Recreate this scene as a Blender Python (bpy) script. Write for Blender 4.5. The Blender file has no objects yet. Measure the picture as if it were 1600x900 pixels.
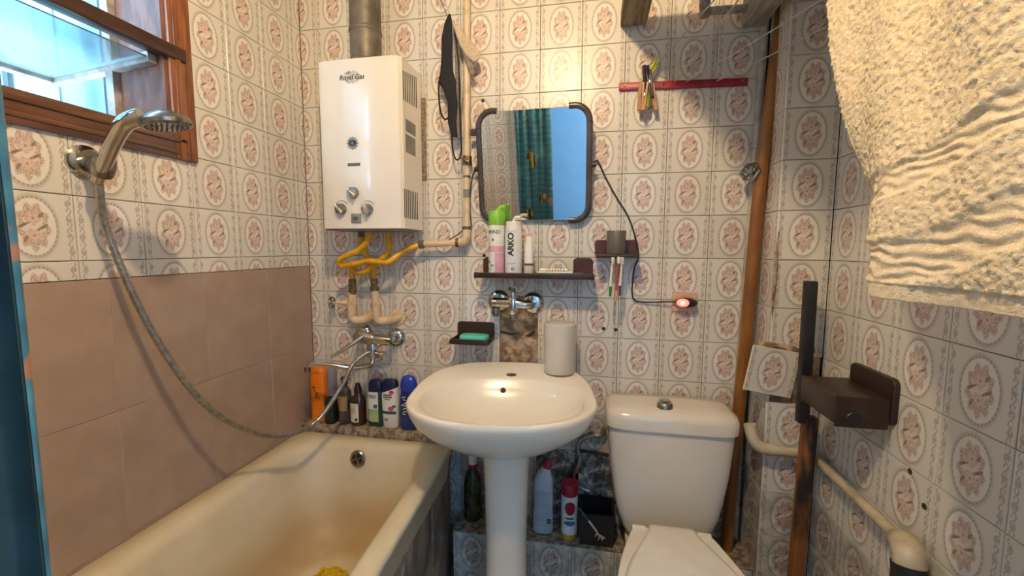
import bpy, bmesh, math, random
from math import sin, cos, pi, radians as R, sqrt, atan2
from mathutils import Vector, Matrix, noise
random.seed(7)
S = bpy.context.scene
COL = S.collection
# ------------------------------------------------------------------ camera, sky, exposure
cd = bpy.data.cameras.new('camera'); cam = bpy.data.objects.new('camera', cd); COL.objects.link(cam)
cd.sensor_width = 36.0; cd.lens = 654.6 / 1600 * 36; cd.clip_start = 0.02
yaw, pitch, roll = R(-10.774), R(-5.404), R(0.205)
fw = Vector((sin(yaw)*cos(pitch), cos(yaw)*cos(pitch), sin(pitch)))
rt = Vector((cos(yaw), -sin(yaw), 0)); up = rt.cross(fw)
r2 = cos(roll)*rt + sin(roll)*up; u2 = -sin(roll)*rt + cos(roll)*up
mw = Matrix.Identity(4)
for i in range(3): mw[i][0], mw[i][1], mw[i][2] = r2[i], u2[i], -fw[i]
mw.translation = (-0.1, -1.583, 1.29)
cam.matrix_world = mw
S.camera = cam
w = bpy.data.worlds.new('sky'); S.world = w; w.use_nodes = True
w.node_tree.nodes['Background'].inputs[0].default_value = (0.47, 0.71, 1.0, 1)
w.node_tree.nodes['Background'].inputs[1].default_value = 19.0
S.view_settings.view_transform = 'Standard'; S.view_settings.look = 'None'
S.view_settings.exposure = 0.08; S.view_settings.gamma = 1.0; S.view_settings.use_curve_mapping = False
BULB = 17.0; HALL_FILL = 66.0

# ------------------------------------------------------------------ mesh helpers (all return (verts, faces))
def join(*parts):
    V, F = [], []
    for v, f in parts:
        o = len(V); V += [Vector(q) for q in v]; F += [tuple(i+o for i in g) for g in f]
    return V, F
def xf(vf, M): return [M @ Vector(v) for v in vf[0]], vf[1]
def mv(vf, d): d = Vector(d); return [Vector(v)+d for v in vf[0]], vf[1]
def rot(vf, ax, deg, c=(0,0,0)):
    c = Vector(c); M = Matrix.Translation(c) @ Matrix.Rotation(R(deg), 4, ax) @ Matrix.Translation(-c)
    return xf(vf, M)
def frombm(bm):
    bm.verts.ensure_lookup_table(); bm.verts.index_update()
    out = [v.co.copy() for v in bm.verts], [tuple(v.index for v in f.verts) for f in bm.faces]
    bm.free(); return out
def box(x0, x1, y0, y1, z0, z1, b=0.0, seg=2):
    bm = bmesh.new(); bmesh.ops.create_cube(bm, size=1)
    for v in bm.verts: v.co = Vector(((x0+x1)/2+v.co.x*(x1-x0), (y0+y1)/2+v.co.y*(y1-y0), (z0+z1)/2+v.co.z*(z1-z0)))
    if b: bmesh.ops.bevel(bm, geom=list(bm.edges), offset=b, segments=seg, profile=0.5, affect='EDGES')
    return frombm(bm)
def loft(rings, cap0=True, cap1=True, closed=True):
    n = len(rings[0]); V = [Vector(q) for r in rings for q in r]; F = []
    for i in range(len(rings)-1):
        for j in range(n if closed else n-1):
            k = (j+1) % n
            F.append((i*n+j, i*n+k, (i+1)*n+k, (i+1)*n+j))
    if cap0: F.append(tuple(range(n-1, -1, -1)))
    if cap1: F.append(tuple((len(rings)-1)*n+j for j in range(n)))
    return V, F
def frame_to(d):
    d = Vector(d).normalized(); return d.to_track_quat('Z', 'Y').to_matrix().to_4x4()
def lathe(prof, at=(0,0,0), ax=(0,0,1), n=28, cap0=True, cap1=True, sx=1, sy=1):
    rings = [[(r*cos(2*pi*j/n)*sx, r*sin(2*pi*j/n)*sy, z) for j in range(n)] for r, z in prof]
    return xf(loft(rings, cap0, cap1), Matrix.Translation(Vector(at)) @ frame_to(ax))
def cyl(a, b, r, n=20, r2=None, bev=0.0):
    a, b = Vector(a), Vector(b); L = (b-a).length; r2 = r if r2 is None else r2
    p = [(r, 0), (r2, L)] if not bev else [(r-bev, 0), (r, bev), (r2, L-bev), (r2-bev, L)]
    return lathe(p, a, b-a, n)
def catmull(P, res=8, closed=False):
    P = [Vector(p) for p in P]; out = []; n = len(P)
    for i in range(n if closed else n-1):
        g = (lambda k: P[k % n]) if closed else (lambda k: P[min(max(k, 0), n-1)])
        a, b, c, d = g(i-1), g(i), g(i+1), g(i+2)
        for s in range(res):
            t = s/res
            out.append(0.5*((2*b)+(c-a)*t+(2*a-5*b+4*c-d)*t*t+(3*b-a-3*c+d)*t**3))
    if not closed: out.append(P[-1])
    return out
def tube(P, r, n=12, res=8, closed=False, smooth=True, sx=1.0, up=None):
    pts = catmull(P, res, closed) if smooth else [Vector(p) for p in P]
    m = len(pts); rings = []; prev = None
    for i, p in enumerate(pts):
        t = (pts[(i+1) % m]-pts[i-1]) if closed else (pts[min(i+1, m-1)]-pts[max(i-1, 0)])
        t.normalize()
        if prev is None:
            u = Vector(up) if up else (Vector((0,0,1)) if abs(t.z) < .9 else Vector((1,0,0)))
        else: u = prev
        u = (u-t*u.dot(t)).normalized(); prev = u; v = t.cross(u)
        rr = r(i/(m-1)) if callable(r) else r
        rings.append([p+u*cos(2*pi*j/n)*rr*sx+v*sin(2*pi*j/n)*rr for j in range(n)])
    if closed: return loft(rings+[rings[0]], False, False)
    return loft(rings)
def rrect(w, h, r, seg=5):
    out = []
    for cx, cy, a0 in ((w/2-r, h/2-r, 0), (-w/2+r, h/2-r, 90), (-w/2+r, -h/2+r, 180), (w/2-r, -h/2+r, 270)):
        for k in range(seg+1):
            a = R(a0+90*k/seg); out.append((cx+r*cos(a), cy+r*sin(a)))
    return out
def prism(outline, d, M=Matrix.Identity(4), b=0.0):
    """2D outline in local xy, extruded to +z by d, edges softened by b"""
    c = Vector((sum(p[0] for p in outline)/len(outline), sum(p[1] for p in outline)/len(outline)))
    def ins(k):
        q = []
        for p in outline:
            e = Vector(p)-c; l = e.length; q.append(c+e*max(0, (l-k)/l) if l else c)
        return q
    rings = [[(p[0], p[1], 0) for p in outline]]
    if b: rings += [[(p[0], p[1], d-b) for p in outline], [(p[0], p[1], d) for p in ins(b)]]
    else: rings += [[(p[0], p[1], d) for p in outline]]
    return xf(loft(rings), M)
def sring(cx, cy, z, a, b, n=2.0, N=48):
    out = []
    for j in range(N):
        t = 2*pi*j/N; c, s = cos(t), sin(t)
        out.append(Vector((cx+a*math.copysign(abs(c)**(2/n), c), cy+b*math.copysign(abs(s)**(2/n), s), z)))
    return out
BACK = Matrix.Rotation(R(90), 4, 'X')                                   # local x,y,z -> X, Z, -Y (faces the room from the back wall)
LEFT = Matrix.Rotation(R(90), 4, 'Z') @ BACK                            # -> Y, Z, +X
RIGHT = Matrix.Rotation(R(-90), 4, 'Z') @ BACK                          # -> -Y, Z, -X
FRONT = Matrix.Rotation(R(180), 4, 'Z') @ BACK
def T(x, y, z): return Matrix.Translation((x, y, z))

# ------------------------------------------------------------------ object helpers
ORG = {}
def me_new(name, vf, mat, smooth=38):
    m = bpy.data.meshes.new(name); m.from_pydata([tuple(v) for v in vf[0]], [], vf[1]); m.validate()
    bm = bmesh.new(); bm.from_mesh(m); bmesh.ops.recalc_face_normals(bm, faces=bm.faces); bm.to_mesh(m); bm.free()
    if smooth:
        m.polygons.foreach_set('use_smooth', [True]*len(m.polygons)); m.set_sharp_from_angle(angle=R(smooth))
    m.materials.append(mat); return m
def tag(o, label=None, cat=None, group=None, kind=None):
    if label: o['label'] = label
    if cat: o['category'] = cat
    if group: o['group'] = group
    if kind: o['kind'] = kind
    return o
def thing(name, loc, label, cat, group=None, kind=None):
    o = bpy.data.objects.new(name, None); COL.objects.link(o); o.location = loc; o.empty_display_size = 0.05
    ORG[o] = Vector(loc); return tag(o, label, cat, group, kind)
def obj(name, vf, mat, parent=None, label=None, cat=None, group=None, kind=None, smooth=38):
    """one mesh object; verts given in world coordinates"""
    if isinstance(vf, list): vf = join(*vf)
    V = vf[0]
    if parent: og = ORG[parent]
    else:
        og = Vector(((min(v[0] for v in V)+max(v[0] for v in V))/2, (min(v[1] for v in V)+max(v[1] for v in V))/2, min(v[2] for v in V)))
    m = me_new(name, ([Vector(v)-og for v in V], vf[1]), mat, smooth)
    o = bpy.data.objects.new(name, m); COL.objects.link(o); ORG[o] = og
    if parent: o.parent = parent
    else: o.location = og
    return tag(o, label, cat, group, kind)
def copy_tree(o, parent=None, delta=None):
    c = o.copy(); COL.objects.link(c); c.parent = parent
    for ch in [x for x in bpy.data.objects if x.parent == o and x is not c]: copy_tree(ch, c)
    return c
def textmesh(s, size, extrude=0.0004, shear=0.0, bold=0.0, spacing=1.0):
    c = bpy.data.curves.new('t', 'FONT'); c.body = s; c.size = size; c.extrude = extrude; c.shear = shear
    c.align_x = 'CENTER'; c.align_y = 'CENTER'; c.resolution_u = 3; c.offset = bold; c.space_character = spacing
    o = bpy.data.objects.new('t', c); COL.objects.link(o)
    bpy.context.view_layer.update()
    m = bpy.data.meshes.new_from_object(o.evaluated_get(bpy.context.evaluated_depsgraph_get()))
    out = [v.co.copy() for v in m.vertices], [tuple(p.vertices) for p in m.polygons]
    bpy.data.objects.remove(o); bpy.data.curves.remove(c); bpy.data.meshes.remove(m); return out
def slice_x(vf, step=.0025):
    bm = bmesh.new(); vs = [bm.verts.new(v) for v in vf[0]]
    for f in vf[1]:
        try: bm.faces.new([vs[i] for i in f])
        except ValueError: pass
    a, b = min(v.co.x for v in vs), max(v.co.x for v in vs); x = a+step
    while x < b:
        bmesh.ops.bisect_plane(bm, geom=list(bm.verts)+list(bm.edges)+list(bm.faces), plane_co=(x, 0, 0), plane_no=(1, 0, 0)); x += step
    bmesh.ops.triangulate(bm, faces=bm.faces); return frombm(bm)
def wrap(vf, cx, cy, r, face=-90):
    """bend a flat xy mesh (x sideways, y up, z out) round an upright cylinder; face = degrees of its middle"""
    V = []
    for v in vf[0]:
        a = R(face)+v[0]/r; V.append(Vector((cx+(r+v[2])*cos(a), cy+(r+v[2])*sin(a), v[1])))
    return V, vf[1]
def gridpatch(x0, x1, y0, y1, nx=10, ny=2, z=0.0):
    V = [Vector((x0+(x1-x0)*i/nx, y0+(y1-y0)*j/ny, z)) for j in range(ny+1) for i in range(nx+1)]
    F = [(j*(nx+1)+i, j*(nx+1)+i+1, (j+1)*(nx+1)+i+1, (j+1)*(nx+1)+i) for j in range(ny) for i in range(nx)]
    return V, F

# ------------------------------------------------------------------ materials
class E:
    """tiny arithmetic over shader sockets"""
    nt = None
    def __init__(s, k): s.k = k
    @staticmethod
    def op(o, *a, clamp=False):
        n = E.nt.nodes.new('ShaderNodeMath'); n.operation = o; n.use_clamp = clamp
        for i, x in enumerate(a):
            x = x.k if isinstance(x, E) else x
            if isinstance(x, (int, float)): n.inputs[i].default_value = x
            else: E.nt.links.new(x, n.inputs[i])
        return E(n.outputs[0])
    def __add__(s, o): return E.op('ADD', s, o)
    def __sub__(s, o): return E.op('SUBTRACT', s, o)
    def __rsub__(s, o): return E.op('SUBTRACT', o, s)
    def __mul__(s, o): return E.op('MULTIPLY', s, o)
    __radd__ = __add__; __rmul__ = __mul__
    def __truediv__(s, o): return E.op('DIVIDE', s, o)
    def abs(s): return E.op('ABSOLUTE', s)
    def sin(s): return E.op('SINE', s)
    def sqrt(s): return E.op('SQRT', s)
    def max(s, o): return E.op('MAXIMUM', s, o)
    def ss(s, a, b):
        n = E.nt.nodes.new('ShaderNodeMapRange'); n.interpolation_type = 'SMOOTHSTEP'
        E.nt.links.new(s.k, n.inputs[0]); n.inputs[1].default_value = a; n.inputs[2].default_value = b
        if a > b: n.inputs[1].default_value = b; n.inputs[2].default_value = a; n.inputs[3].default_value = 1; n.inputs[4].default_value = 0
        return E(n.outputs[0])
def base(name, rough=0.5, metal=0.0, spec=0.5, coat=0.0):
    m = bpy.data.materials.new(name); m.use_nodes = True; nt = m.node_tree; E.nt = nt
    b = nt.nodes['Principled BSDF']; b.inputs['Roughness'].default_value = rough; b.inputs['Metallic'].default_value = metal
    b.inputs['Specular IOR Level'].default_value = spec; b.inputs['Coat Weight'].default_value = coat
    return m, nt, b
def coordnode(nt):
    return nt.nodes.new('ShaderNodeTexCoord').outputs['Object']
def noisef(nt, co, scale, detail=4, rough=.55, stretch=None):
    n = nt.nodes.new('ShaderNodeTexNoise'); n.inputs['Scale'].default_value = scale; n.inputs['Detail'].default_value = detail
    n.inputs['Roughness'].default_value = rough
    if stretch:
        mp = nt.nodes.new('ShaderNodeMapping'); mp.inputs['Scale'].default_value = stretch; nt.links.new(co, mp.inputs[0]); co = mp.outputs[0]
    nt.links.new(co, n.inputs['Vector']); return E(n.outputs['Fac'])
def mixc(nt, fac, a, b, mode='MIX'):
    n = nt.nodes.new('ShaderNodeMix'); n.data_type = 'RGBA'; n.blend_type = mode
    def put(s, x):
        if isinstance(x, E): x = x.k
        if isinstance(x, tuple): s.default_value = (*x[:3], 1)
        elif isinstance(x, (int, float)): s.default_value = x
        else: nt.links.new(x, s)
    put(n.inputs['Factor'], fac); put(n.inputs['A'], a); put(n.inputs['B'], b); return n.outputs['Result']
def bump(nt, b, h, strength=0.3, dist=0.002):
    n = nt.nodes.new('ShaderNodeBump'); n.inputs['Strength'].default_value = strength; n.inputs['Distance'].default_value = dist
    nt.links.new(h.k, n.inputs['Height']); nt.links.new(n.outputs[0], b.inputs['Normal'])
def srgb(h):
    h = h.lstrip('#'); c = [int(h[i:i+2], 16)/255 for i in (0, 2, 4)]
    return tuple(x/12.92 if x <= .04045 else ((x+.055)/1.055)**2.4 for x in c)
def mat(name, c, c2=None, rough=.45, metal=0.0, scale=30, spec=.5, coat=0.0, bmp=0.0, bscale=None, stretch=None, lo=.35, hi=.65, trans=0.0, alpha=None, sss=0.0, bdist=.002):
    m, nt, b = base(name, rough, metal, spec, coat)
    c = srgb(c) if isinstance(c, str) else c
    c2 = tuple(x*.9 for x in c) if c2 is None else (srgb(c2) if isinstance(c2, str) else c2)
    co = coordnode(nt); n = noisef(nt, co, scale, stretch=stretch)
    nt.links.new(mixc(nt, n.ss(lo, hi), c, c2), b.inputs['Base Color'])
    if bmp: bump(nt, b, noisef(nt, co, bscale or scale*3, stretch=stretch), bmp, bdist)
    if trans: b.inputs['Transmission Weight'].default_value = trans
    return m
def emis(name, c, s):
    m, nt, b = base(name); b.inputs['Base Color'].default_value = (*c, 1)
    b.inputs['Emission Color'].default_value = (*c, 1); b.inputs['Emission Strength'].default_value = s; return m

def tile_mat(name, grime=0.0):
    m, nt, b = base(name, .30, 0, .4)
    co = coordnode(nt); sp = nt.nodes.new('ShaderNodeSeparateXYZ'); nt.links.new(co, sp.inputs[0])
    x, y = E(sp.outputs[0]), E(sp.outputs[1])
    n1 = noisef(nt, co, 260, 3); n2 = noisef(nt, co, 120, 2)
    rnd = E(nt.nodes.new('ShaderNodeObjectInfo').outputs['Random'])
    wx = x+(n1-.5)*.004; wy = y+(n2-.5)*.004
    def el(cx, cy, a, bb, ang=0.0, X=None, Y=None):
        X = wx if X is None else X; Y = wy if Y is None else Y
        u, v = X-cx, Y-cy; ca, sa = cos(R(ang)), sin(R(ang))
        return ((u*ca+v*sa)/a*((u*ca+v*sa)/a)+(v*ca-u*sa)/bb*((v*ca-u*sa)/bb)).sqrt()
    cream, white, tan = srgb('dedacf'), srgb('e9e5dc'), srgb('988775')
    pink, rust, leaf, blush = srgb('c9aa99'), srgb('a27862'), srgb('77644f'), srgb('e0ccbe')
    rr = ((x/.0400)*(x/.0400)+(y/.0625)*(y/.0625)).sqrt()
    col = mixc(nt, rr.ss(1.0, .92), cream, white)
    # oval ring with a beaded edge
    ang = E.op('ARCTAN2', y/.0625, x/.0400)
    bead = (ang*34).sin()*.5+.5
    line = rr.ss(.955, .985)*rr.ss(1.075, 1.03)
    col = mixc(nt, line*(bead*.45+.35), col, tan)
    soft = rr.ss(1.02, 1.06)*rr.ss(1.20, 1.08)
    col = mixc(nt, soft*.30, col, tan)
    # bouquet
    re = ((wx/.0290)*(wx/.0290)+(wy/.0515)*(wy/.0515)).sqrt()
    a2 = E.op('ARCTAN2', wy/.0515, wx/.0290)
    pet = re+(a2*9).sin()*.10
    wreath = pet.ss(.50, .66)*pet.ss(1.02, .86)
    n4 = noisef(nt, co, 420, 3); speck = n4.ss(.42, .56)
    col = mixc(nt, pet.ss(1.0, .8)*.55, col, blush)
    col = mixc(nt, wreath*(speck*.75+.06), col, rust)
    for cy in (.0185, -.0185):
        f = el(0, cy, .0135, .0155); af = E.op('ARCTAN2', wy-cy, wx)
        ff = f+(af*5).sin()*.16
        col = mixc(nt, ff.ss(1.0, .8)*(speck*.7+.3)*.9, col, pink)
        col = mixc(nt, ff.ss(.62, .45)*.8, col, blush)
        col = mixc(nt, f.ss(.26, .14)*.7, col, rust)
    for cx, cy, an in ((.0185, .002, 35), (-.0185, .002, 35), (.012, -.003, 30), (-.012, .006, 30), (.014, .026, 60), (-.014, -.026, 60)):
        f = el(cx, cy, .0085, .0032, an)
        col = mixc(nt, f.ss(1.1, .7)*.72, col, leaf)
    # scroll borders at both sides
    ax = x.abs()-.0635
    wave = (y*(2*pi/.030)).sin()*.0042
    d1 = (ax-wave).abs(); scroll = d1.ss(.0024, .0011)*(n1*.8+.45)
    p = E.op('PINGPONG', y+.0185, .0185); bl = ((ax*ax)+(p*p)).sqrt()
    bloom = bl.ss(.0075, .0045)*n1.ss(.36, .52)
    twig = (ax+wave*.8).abs().ss(.0022, .0010)*n2.ss(.42, .56)
    inb = y.abs().ss(.0735, .071)
    col = mixc(nt, (scroll.max(bloom)).max(twig)*inb*.62, col, srgb('8f7f70'))
    # tone differs a little from tile to tile
    col = mixc(nt, rnd*.22, col, srgb('cbbfae'), 'MULTIPLY')
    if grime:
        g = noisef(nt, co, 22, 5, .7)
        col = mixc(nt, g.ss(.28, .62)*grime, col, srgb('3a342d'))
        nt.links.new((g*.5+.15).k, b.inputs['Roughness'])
    nt.links.new(col, b.inputs['Base Color'])
    bump(nt, b, noisef(nt, co, 18, 2), .05, .004)
    return m
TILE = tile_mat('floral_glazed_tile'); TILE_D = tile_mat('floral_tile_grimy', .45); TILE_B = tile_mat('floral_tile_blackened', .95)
M = {}
M['grout'] = mat('dark_grout', '6d6256', '4f463d', .85, scale=60, bmp=.3)
M['plaster'] = mat('plaster', 'd8d2c6', 'c8c0b2', .8, scale=8, bmp=.2, bscale=60)
M['mortar'] = mat('rough_mortar', 'b79d7f', '7a6450', .9, scale=26, bmp=.9, bscale=70, bdist=.006, lo=.4, hi=.6)
M['pinktile'] = mat('pinkish_beige_tile', 'ab9483', 'a08a79', .36, scale=9, bmp=.03, bscale=90, lo=.3, hi=.7)
M['palegrout'] = mat('pale_grout', 'c2ae98', 'b3a08b', .8, scale=60)
M['floortile'] = mat('floor_tile', '8a7a6a', '75685a', .4, scale=12)
M['bluewall'] = mat('light_blue_paint', '7ab8ee', '74b2ea', .6, scale=3)
M['heater'] = mat('cream_enamel', 'e6dfd0', 'e2dacb', .22, scale=4, coat=.3)
M['chrome'] = mat('chrome', 'd0d0cc', 'bcbcb8', .12, 1.0, scale=20)
M['chrome_d'] = mat('worn_chrome', 'aaa8a2', '6f6c66', .3, 1.0, scale=45)
M['black'] = mat('black_plastic', '17161a', '1f1e20', .45)
M['blackcloth'] = mat('black_cloth', '17171d', '232229', .9, scale=120, bmp=.4)
M['greycloth'] = mat('grey_cloth', '8e857d', '73695f', .9, scale=80, bmp=.4)
M['beigecloth'] = mat('beige_cloth', 'c9b79f', 'b5a188', .9, scale=80, bmp=.4)
M['flue'] = mat('sooty_steel', '7a7264', '57524a', .5, .35, scale=14, bmp=.2, bscale=30)
M['beigepaint'] = mat('beige_pipe_paint', 'd8c3a3', 'b9986f', .4, scale=22, bmp=.15, lo=.45, hi=.75)
M['oldbrass'] = mat('old_brass', '8d7a55', '5d4f39', .4, .8, scale=60)
M['yellowhose'] = mat('yellow_rubber', 'e0a818', 'c88f12', .35, scale=40)
M['ceramic'] = mat('cream_ceramic', 'e9e2d2', 'e4dccb', .2, scale=3, coat=.4)
M['ceramic2'] = mat('white_ceramic', 'e2dccf', 'dbd4c6', .16, scale=3, coat=.3)
M['whiteplastic'] = mat('white_plastic', 'ebe7df', 'e0dbd1', .35, scale=8)
M['tumbler'] = mat('cloudy_plastic', 'cbc5ba', 'c2bbb0', .4, scale=8)
M['dbrown'] = mat('dark_brown_plastic', '36251d', '2b1c16', .4, scale=12)
M['redbrown'] = mat('red_brown_plastic', '542a1b', '452216', .42, scale=12)
M['greyplastic'] = mat('grey_plastic', '5f574f', '554e47', .4, scale=12)
M['greysmoke'] = mat('smoke_plastic', '544a48', '423a3b', .22, scale=10)
M['soap'] = mat('turquoise_soap', '5fd0bb', '55c3ae', .35, scale=15)
M['wood'] = mat('varnished_wood', '935a34', '70411f', .34, scale=8, stretch=(6, 6, .7), coat=.3, bmp=.08)
M['wood_h'] = mat('varnished_wood_rail', '6b4530', '523525', .35, scale=8, stretch=(6, .7, 6), coat=.3, bmp=.08)
M['darkwood'] = mat('dark_varnished_bar', '4a2e22', '38221a', .3, scale=8, stretch=(6, .7, 6))
M['jamb'] = mat('brown_painted_jamb', '8a6558', '684a40', .28, scale=10, stretch=(3, 3, .8))
M['sashpaint'] = mat('grey_painted_sash', 'b9b2a6', '8f867a', .4, scale=20)
M['oldwood'] = mat('old_grey_timber', '9a8a74', '6e5f4d', .8, scale=18, stretch=(4, .5, 4), bmp=.5)
M['oldwood2'] = mat('pale_grey_timber', 'a9a59a', '85807a', .8, scale=18, stretch=(4, .5, 4), bmp=.5)
M['burntpost'] = mat('rusty_scorched_post', '8a5426', '1c1613', .6, scale=9, stretch=(1.6, 1.6, .45), bmp=.5, lo=.44, hi=.58)
M['brownpipe'] = mat('brown_painted_pipe', '9a6428', '7a4c1f', .35, scale=14, stretch=(1, 1, .3))
M['whitepipe'] = mat('white_painted_pipe', 'b9b5a8', '9c978b', .45, scale=20)
M['pvc'] = mat('yellowed_pvc', 'c8bca2', 'a3967c', .4, scale=12)
M['redmetal'] = mat('red_painted_metal', 'b0263a', '8a1c2c', .4, scale=30)
M['cord'] = mat('white_cord', 'c9c7c2', 'a9a7a2', .6, scale=50)
M['cable'] = mat('black_cable', '26221f', '1b1816', .5)
M['socket'] = mat('peach_plastic', 'd8b79c', 'cfae93', .4)
M['hosemetal'] = mat('steel_hose', 'b8b3a8', '98938a', .3, .85, scale=80)
M['apron'] = mat('grimy_grey_tile', '938576', '5f554a', .42, scale=16, stretch=(1, 1, .5), bmp=.2, lo=.3, hi=.7)
M['apron_g'] = mat('pale_dirty_grout', 'a89f92', '7d7266', .7, scale=40)
M['stone'] = mat('mottled_stone', 'a89a89', '5f5347', .5, scale=45, bmp=.2)
M['glassdark'] = mat('dark_glass', '20242a', '15181c', .1)
M['mirror'] = mat('mirror_glass', (.86, .88, .88), (.85, .87, .87), .015, 1.0)
M['amber'] = mat('amber_bottle', '3a1d10', '2b150c', .15, coat=.5)
M['orange'] = mat('orange_plastic', 'f08316', 'e5770f', .32)
M['navy'] = mat('navy_cap', '17204e', '121940', .28)
M['blue'] = mat('blue_cap', '2346b8', '1d3ca5', .25)
M['bluebody'] = mat('deep_blue_bottle', '16306e', '11265a', .25)
M['greenbody'] = mat('dark_green_bottle', '22493f', '183a33', .2)
M['limegreen'] = mat('lime_cap', '86c53c', '79b734', .35)
M['label'] = mat('cream_paper', 'd9d0be', 'cfc4b0', .6)
M['labelw'] = mat('white_label', 'dfe0dd', 'd4d6d3', .5)
M['labelg'] = mat('pale_green_label', 'a9b98c', '8da070', .5)
M['labelp'] = mat('pink_label', 'd9a9b4', 'cf9aa8', .5)
M['crimson'] = mat('crimson_plastic', 'a51e38', '92182f', .35)
M['pinkp'] = mat('pink_print', 'cf3f77', 'c23068', .5)
M['tealp'] = mat('teal_print', '2c5a63', '24505a', .5)
M['ink'] = mat('dark_ink', '20211f', '2a2a28', .6)
M['greyink'] = mat('grey_ink', '8a8880', '7b7972', .5)
M['boxdark'] = mat('dark_green_box', '1a2622', '131d1a', .4)
M['lavender'] = mat('lavender_card', '8f8da0', '848296', .5)
M['clearbrown'] = mat('brown_label', 'a08058', '8e7049', .5)
M['graybottle'] = mat('murky_clear_plastic', '57504a', '38352f', .2)
M['olive'] = mat('olive_liquid_bottle', '4b4a34', '2d2f20', .2)
M['sponge'] = mat('yellow_sponge', 'e0bf12', 'b8980c', .9, scale=60, bmp=1.0, bscale=160, bdist=.006)
M['yellowprint'] = mat('yellow_print', 'd9a323', 'c9931a', .5)
M['blueprint'] = mat('blue_print', '4877a8', '3a6796', .5)
M['purple'] = mat('purple_plastic', '33204a', '2a1a3e', .4)
M['yelgreen'] = mat('yellow_green_plastic', 'b9c034', 'a5ad28', .4)
M['pinwood'] = mat('pale_pin_wood', 'c99f7e', 'b38766', .6)
M['redbrush'] = mat('coral_plastic', 'b64b3d', 'a54134', .35)
M['greenbrush'] = mat('green_plastic', '2b8a55', '237a49', .35)
M['violetbrush'] = mat('violet_plastic', '5a4a7e', '4e3f70', .35)
M['bristle'] = mat('bristle', 'e5e0d4', 'cfc9bb', .8)
M['outwall'] = mat('pale_outdoor_panel', '84a4aa', '7b9ba1', .6, scale=5)
M['outgreen'] = mat('pale_green_post', 'b9cfa8', 'aec49c', .6)
M['outdark'] = mat('dark_downpipe', '35474c', '2b3b40', .4)
def tub_mat():
    m, nt, b = base('yellowed_enamel', .42, 0, .4, .0)
    co = coordnode(nt); sp = nt.nodes.new('ShaderNodeSeparateXYZ'); nt.links.new(co, sp.inputs[0]); z = E(sp.outputs[2])
    n = noisef(nt, co, 7, 5, .6); n3 = noisef(nt, co, 60, 4, .7)
    # rust coloured water stain along the foot of the walls, paler floor
    zz = z+(n-.5)*.14
    st = zz.ss(.40, .25)*(z+(n-.5)*.02).ss(.186, .205)
    col = mixc(nt, n.ss(.3, .75), srgb('d8cdb2'), srgb('cfc2a2'))
    col = mixc(nt, st*.55, col, srgb('9a7030'))
    col = mixc(nt, n3.ss(.66, .74)*.35, col, srgb('7a6a50'))
    nt.links.new(col, b.inputs['Base Color']); return m
M['tub'] = tub_mat()
def towel_mat():
    m, nt, b = base('cream_terry', .95, 0, .1)
    co = coordnode(nt); n = noisef(nt, co, 130, 3)
    nt.links.new(mixc(nt, n.ss(.3, .7), srgb('ead9bb'), srgb('dcc6a0')), b.inputs['Base Color'])
    b.inputs['Sheen Weight'].default_value = .25; b.inputs['Sheen Roughness'].default_value = .5
    bump(nt, b, noisef(nt, co, 420, 3), .6, .003); return m
M['towel'] = towel_mat()
def curtain_mat():
    m, nt, b = base('turquoise_sea_print', .5, 0, .4)
    co = coordnode(nt); sp = nt.nodes.new('ShaderNodeSeparateXYZ'); nt.links.new(co, sp.inputs[0])
    x, z = E(sp.outputs[0]), E(sp.outputs[2])
    n = noisef(nt, co, 9, 4); n2 = noisef(nt, co, 14, 2, stretch=(1, 1, 1.4))
    wv = (z*170+n*14).sin()*.5+.5
    col = mixc(nt, wv*.6, srgb('3a7688'), srgb('264f60'))
    col = mixc(nt, n.ss(.52, .66)*.7, col, srgb('5a98ac'))
    col = mixc(nt, n2.ss(.64, .70)*.8, col, srgb('b8703a'))
    nt.links.new(col, b.inputs['Base Color']); return m
M['curtain'] = curtain_mat()
def glass_mat():
    m, nt, b = base('window_glass', .05, 0, .6)
    b.inputs['Base Color'].default_value = (.50, .66, .70, 1); b.inputs['Transmission Weight'].default_value = .75
    b.inputs['IOR'].default_value = 1.45
    return m
M['glass'] = glass_mat()
M['bulb'] = emis('warm_bulb', (1.0, .75, .45), 1.0)
M['hallfill'] = emis('hall_fill_glow', (1.0, .97, .92), 1.0)
M['led'] = emis('red_led', (1.0, .05, .03), 9.0)
M['ledhot'] = emis('red_led_core', (1.0, .45, .3), 60.0)

# ------------------------------------------------------------------ room shell
XL, XR, YF, ZC = -1.2737, 0.604, -1.40, 2.457
def struct(name, vf, m, label, cat='wall'):
    return obj(name, vf, m, None, label, cat, kind='structure', smooth=0)
floor = struct('floor', box(XL-.2, 1.9, -2.75, .2, -.1, 0), M['floortile'], 'brown tiled bathroom and hall floor', 'floor')
struct('ceiling', box(XL-.2, 1.9, -2.75, .2, ZC, ZC+.1), M['plaster'], 'plain white plaster ceiling over the bathroom', 'ceiling')
TH = .007
wb = struct('wall_back', box(XL-.2, XR+.2, TH, .2, 0, ZC), M['grout'], 'wall of floral oval tiles behind the sink and toilet')
wl = struct('wall_left', [box(XL-.16, XL-TH, -.565, TH, 0, ZC), box(XL-.16, XL-TH, -1.32, -.565, 0, 1.61), box(XL-.16, XL-TH, -1.32, -.565, 2.2, ZC),
            box(XL-.16, XL-TH, -2.75, -1.32, 0, ZC)], M['grout'], 'wall with wooden window, floral tiles above and pinkish tiles below')
wr = struct('wall_right', box(XR+TH, XR+.2, -1.40, TH, 0, ZC), M['grout'], 'wall of floral oval tiles carrying the paper holder')
PX, PY = .455, -.162
wp = struct('wall_chase', box(PX+TH, XR, PY+TH, TH, 0, ZC), M['grout'], 'tiled corner pillar boxing in the pipes')
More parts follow.
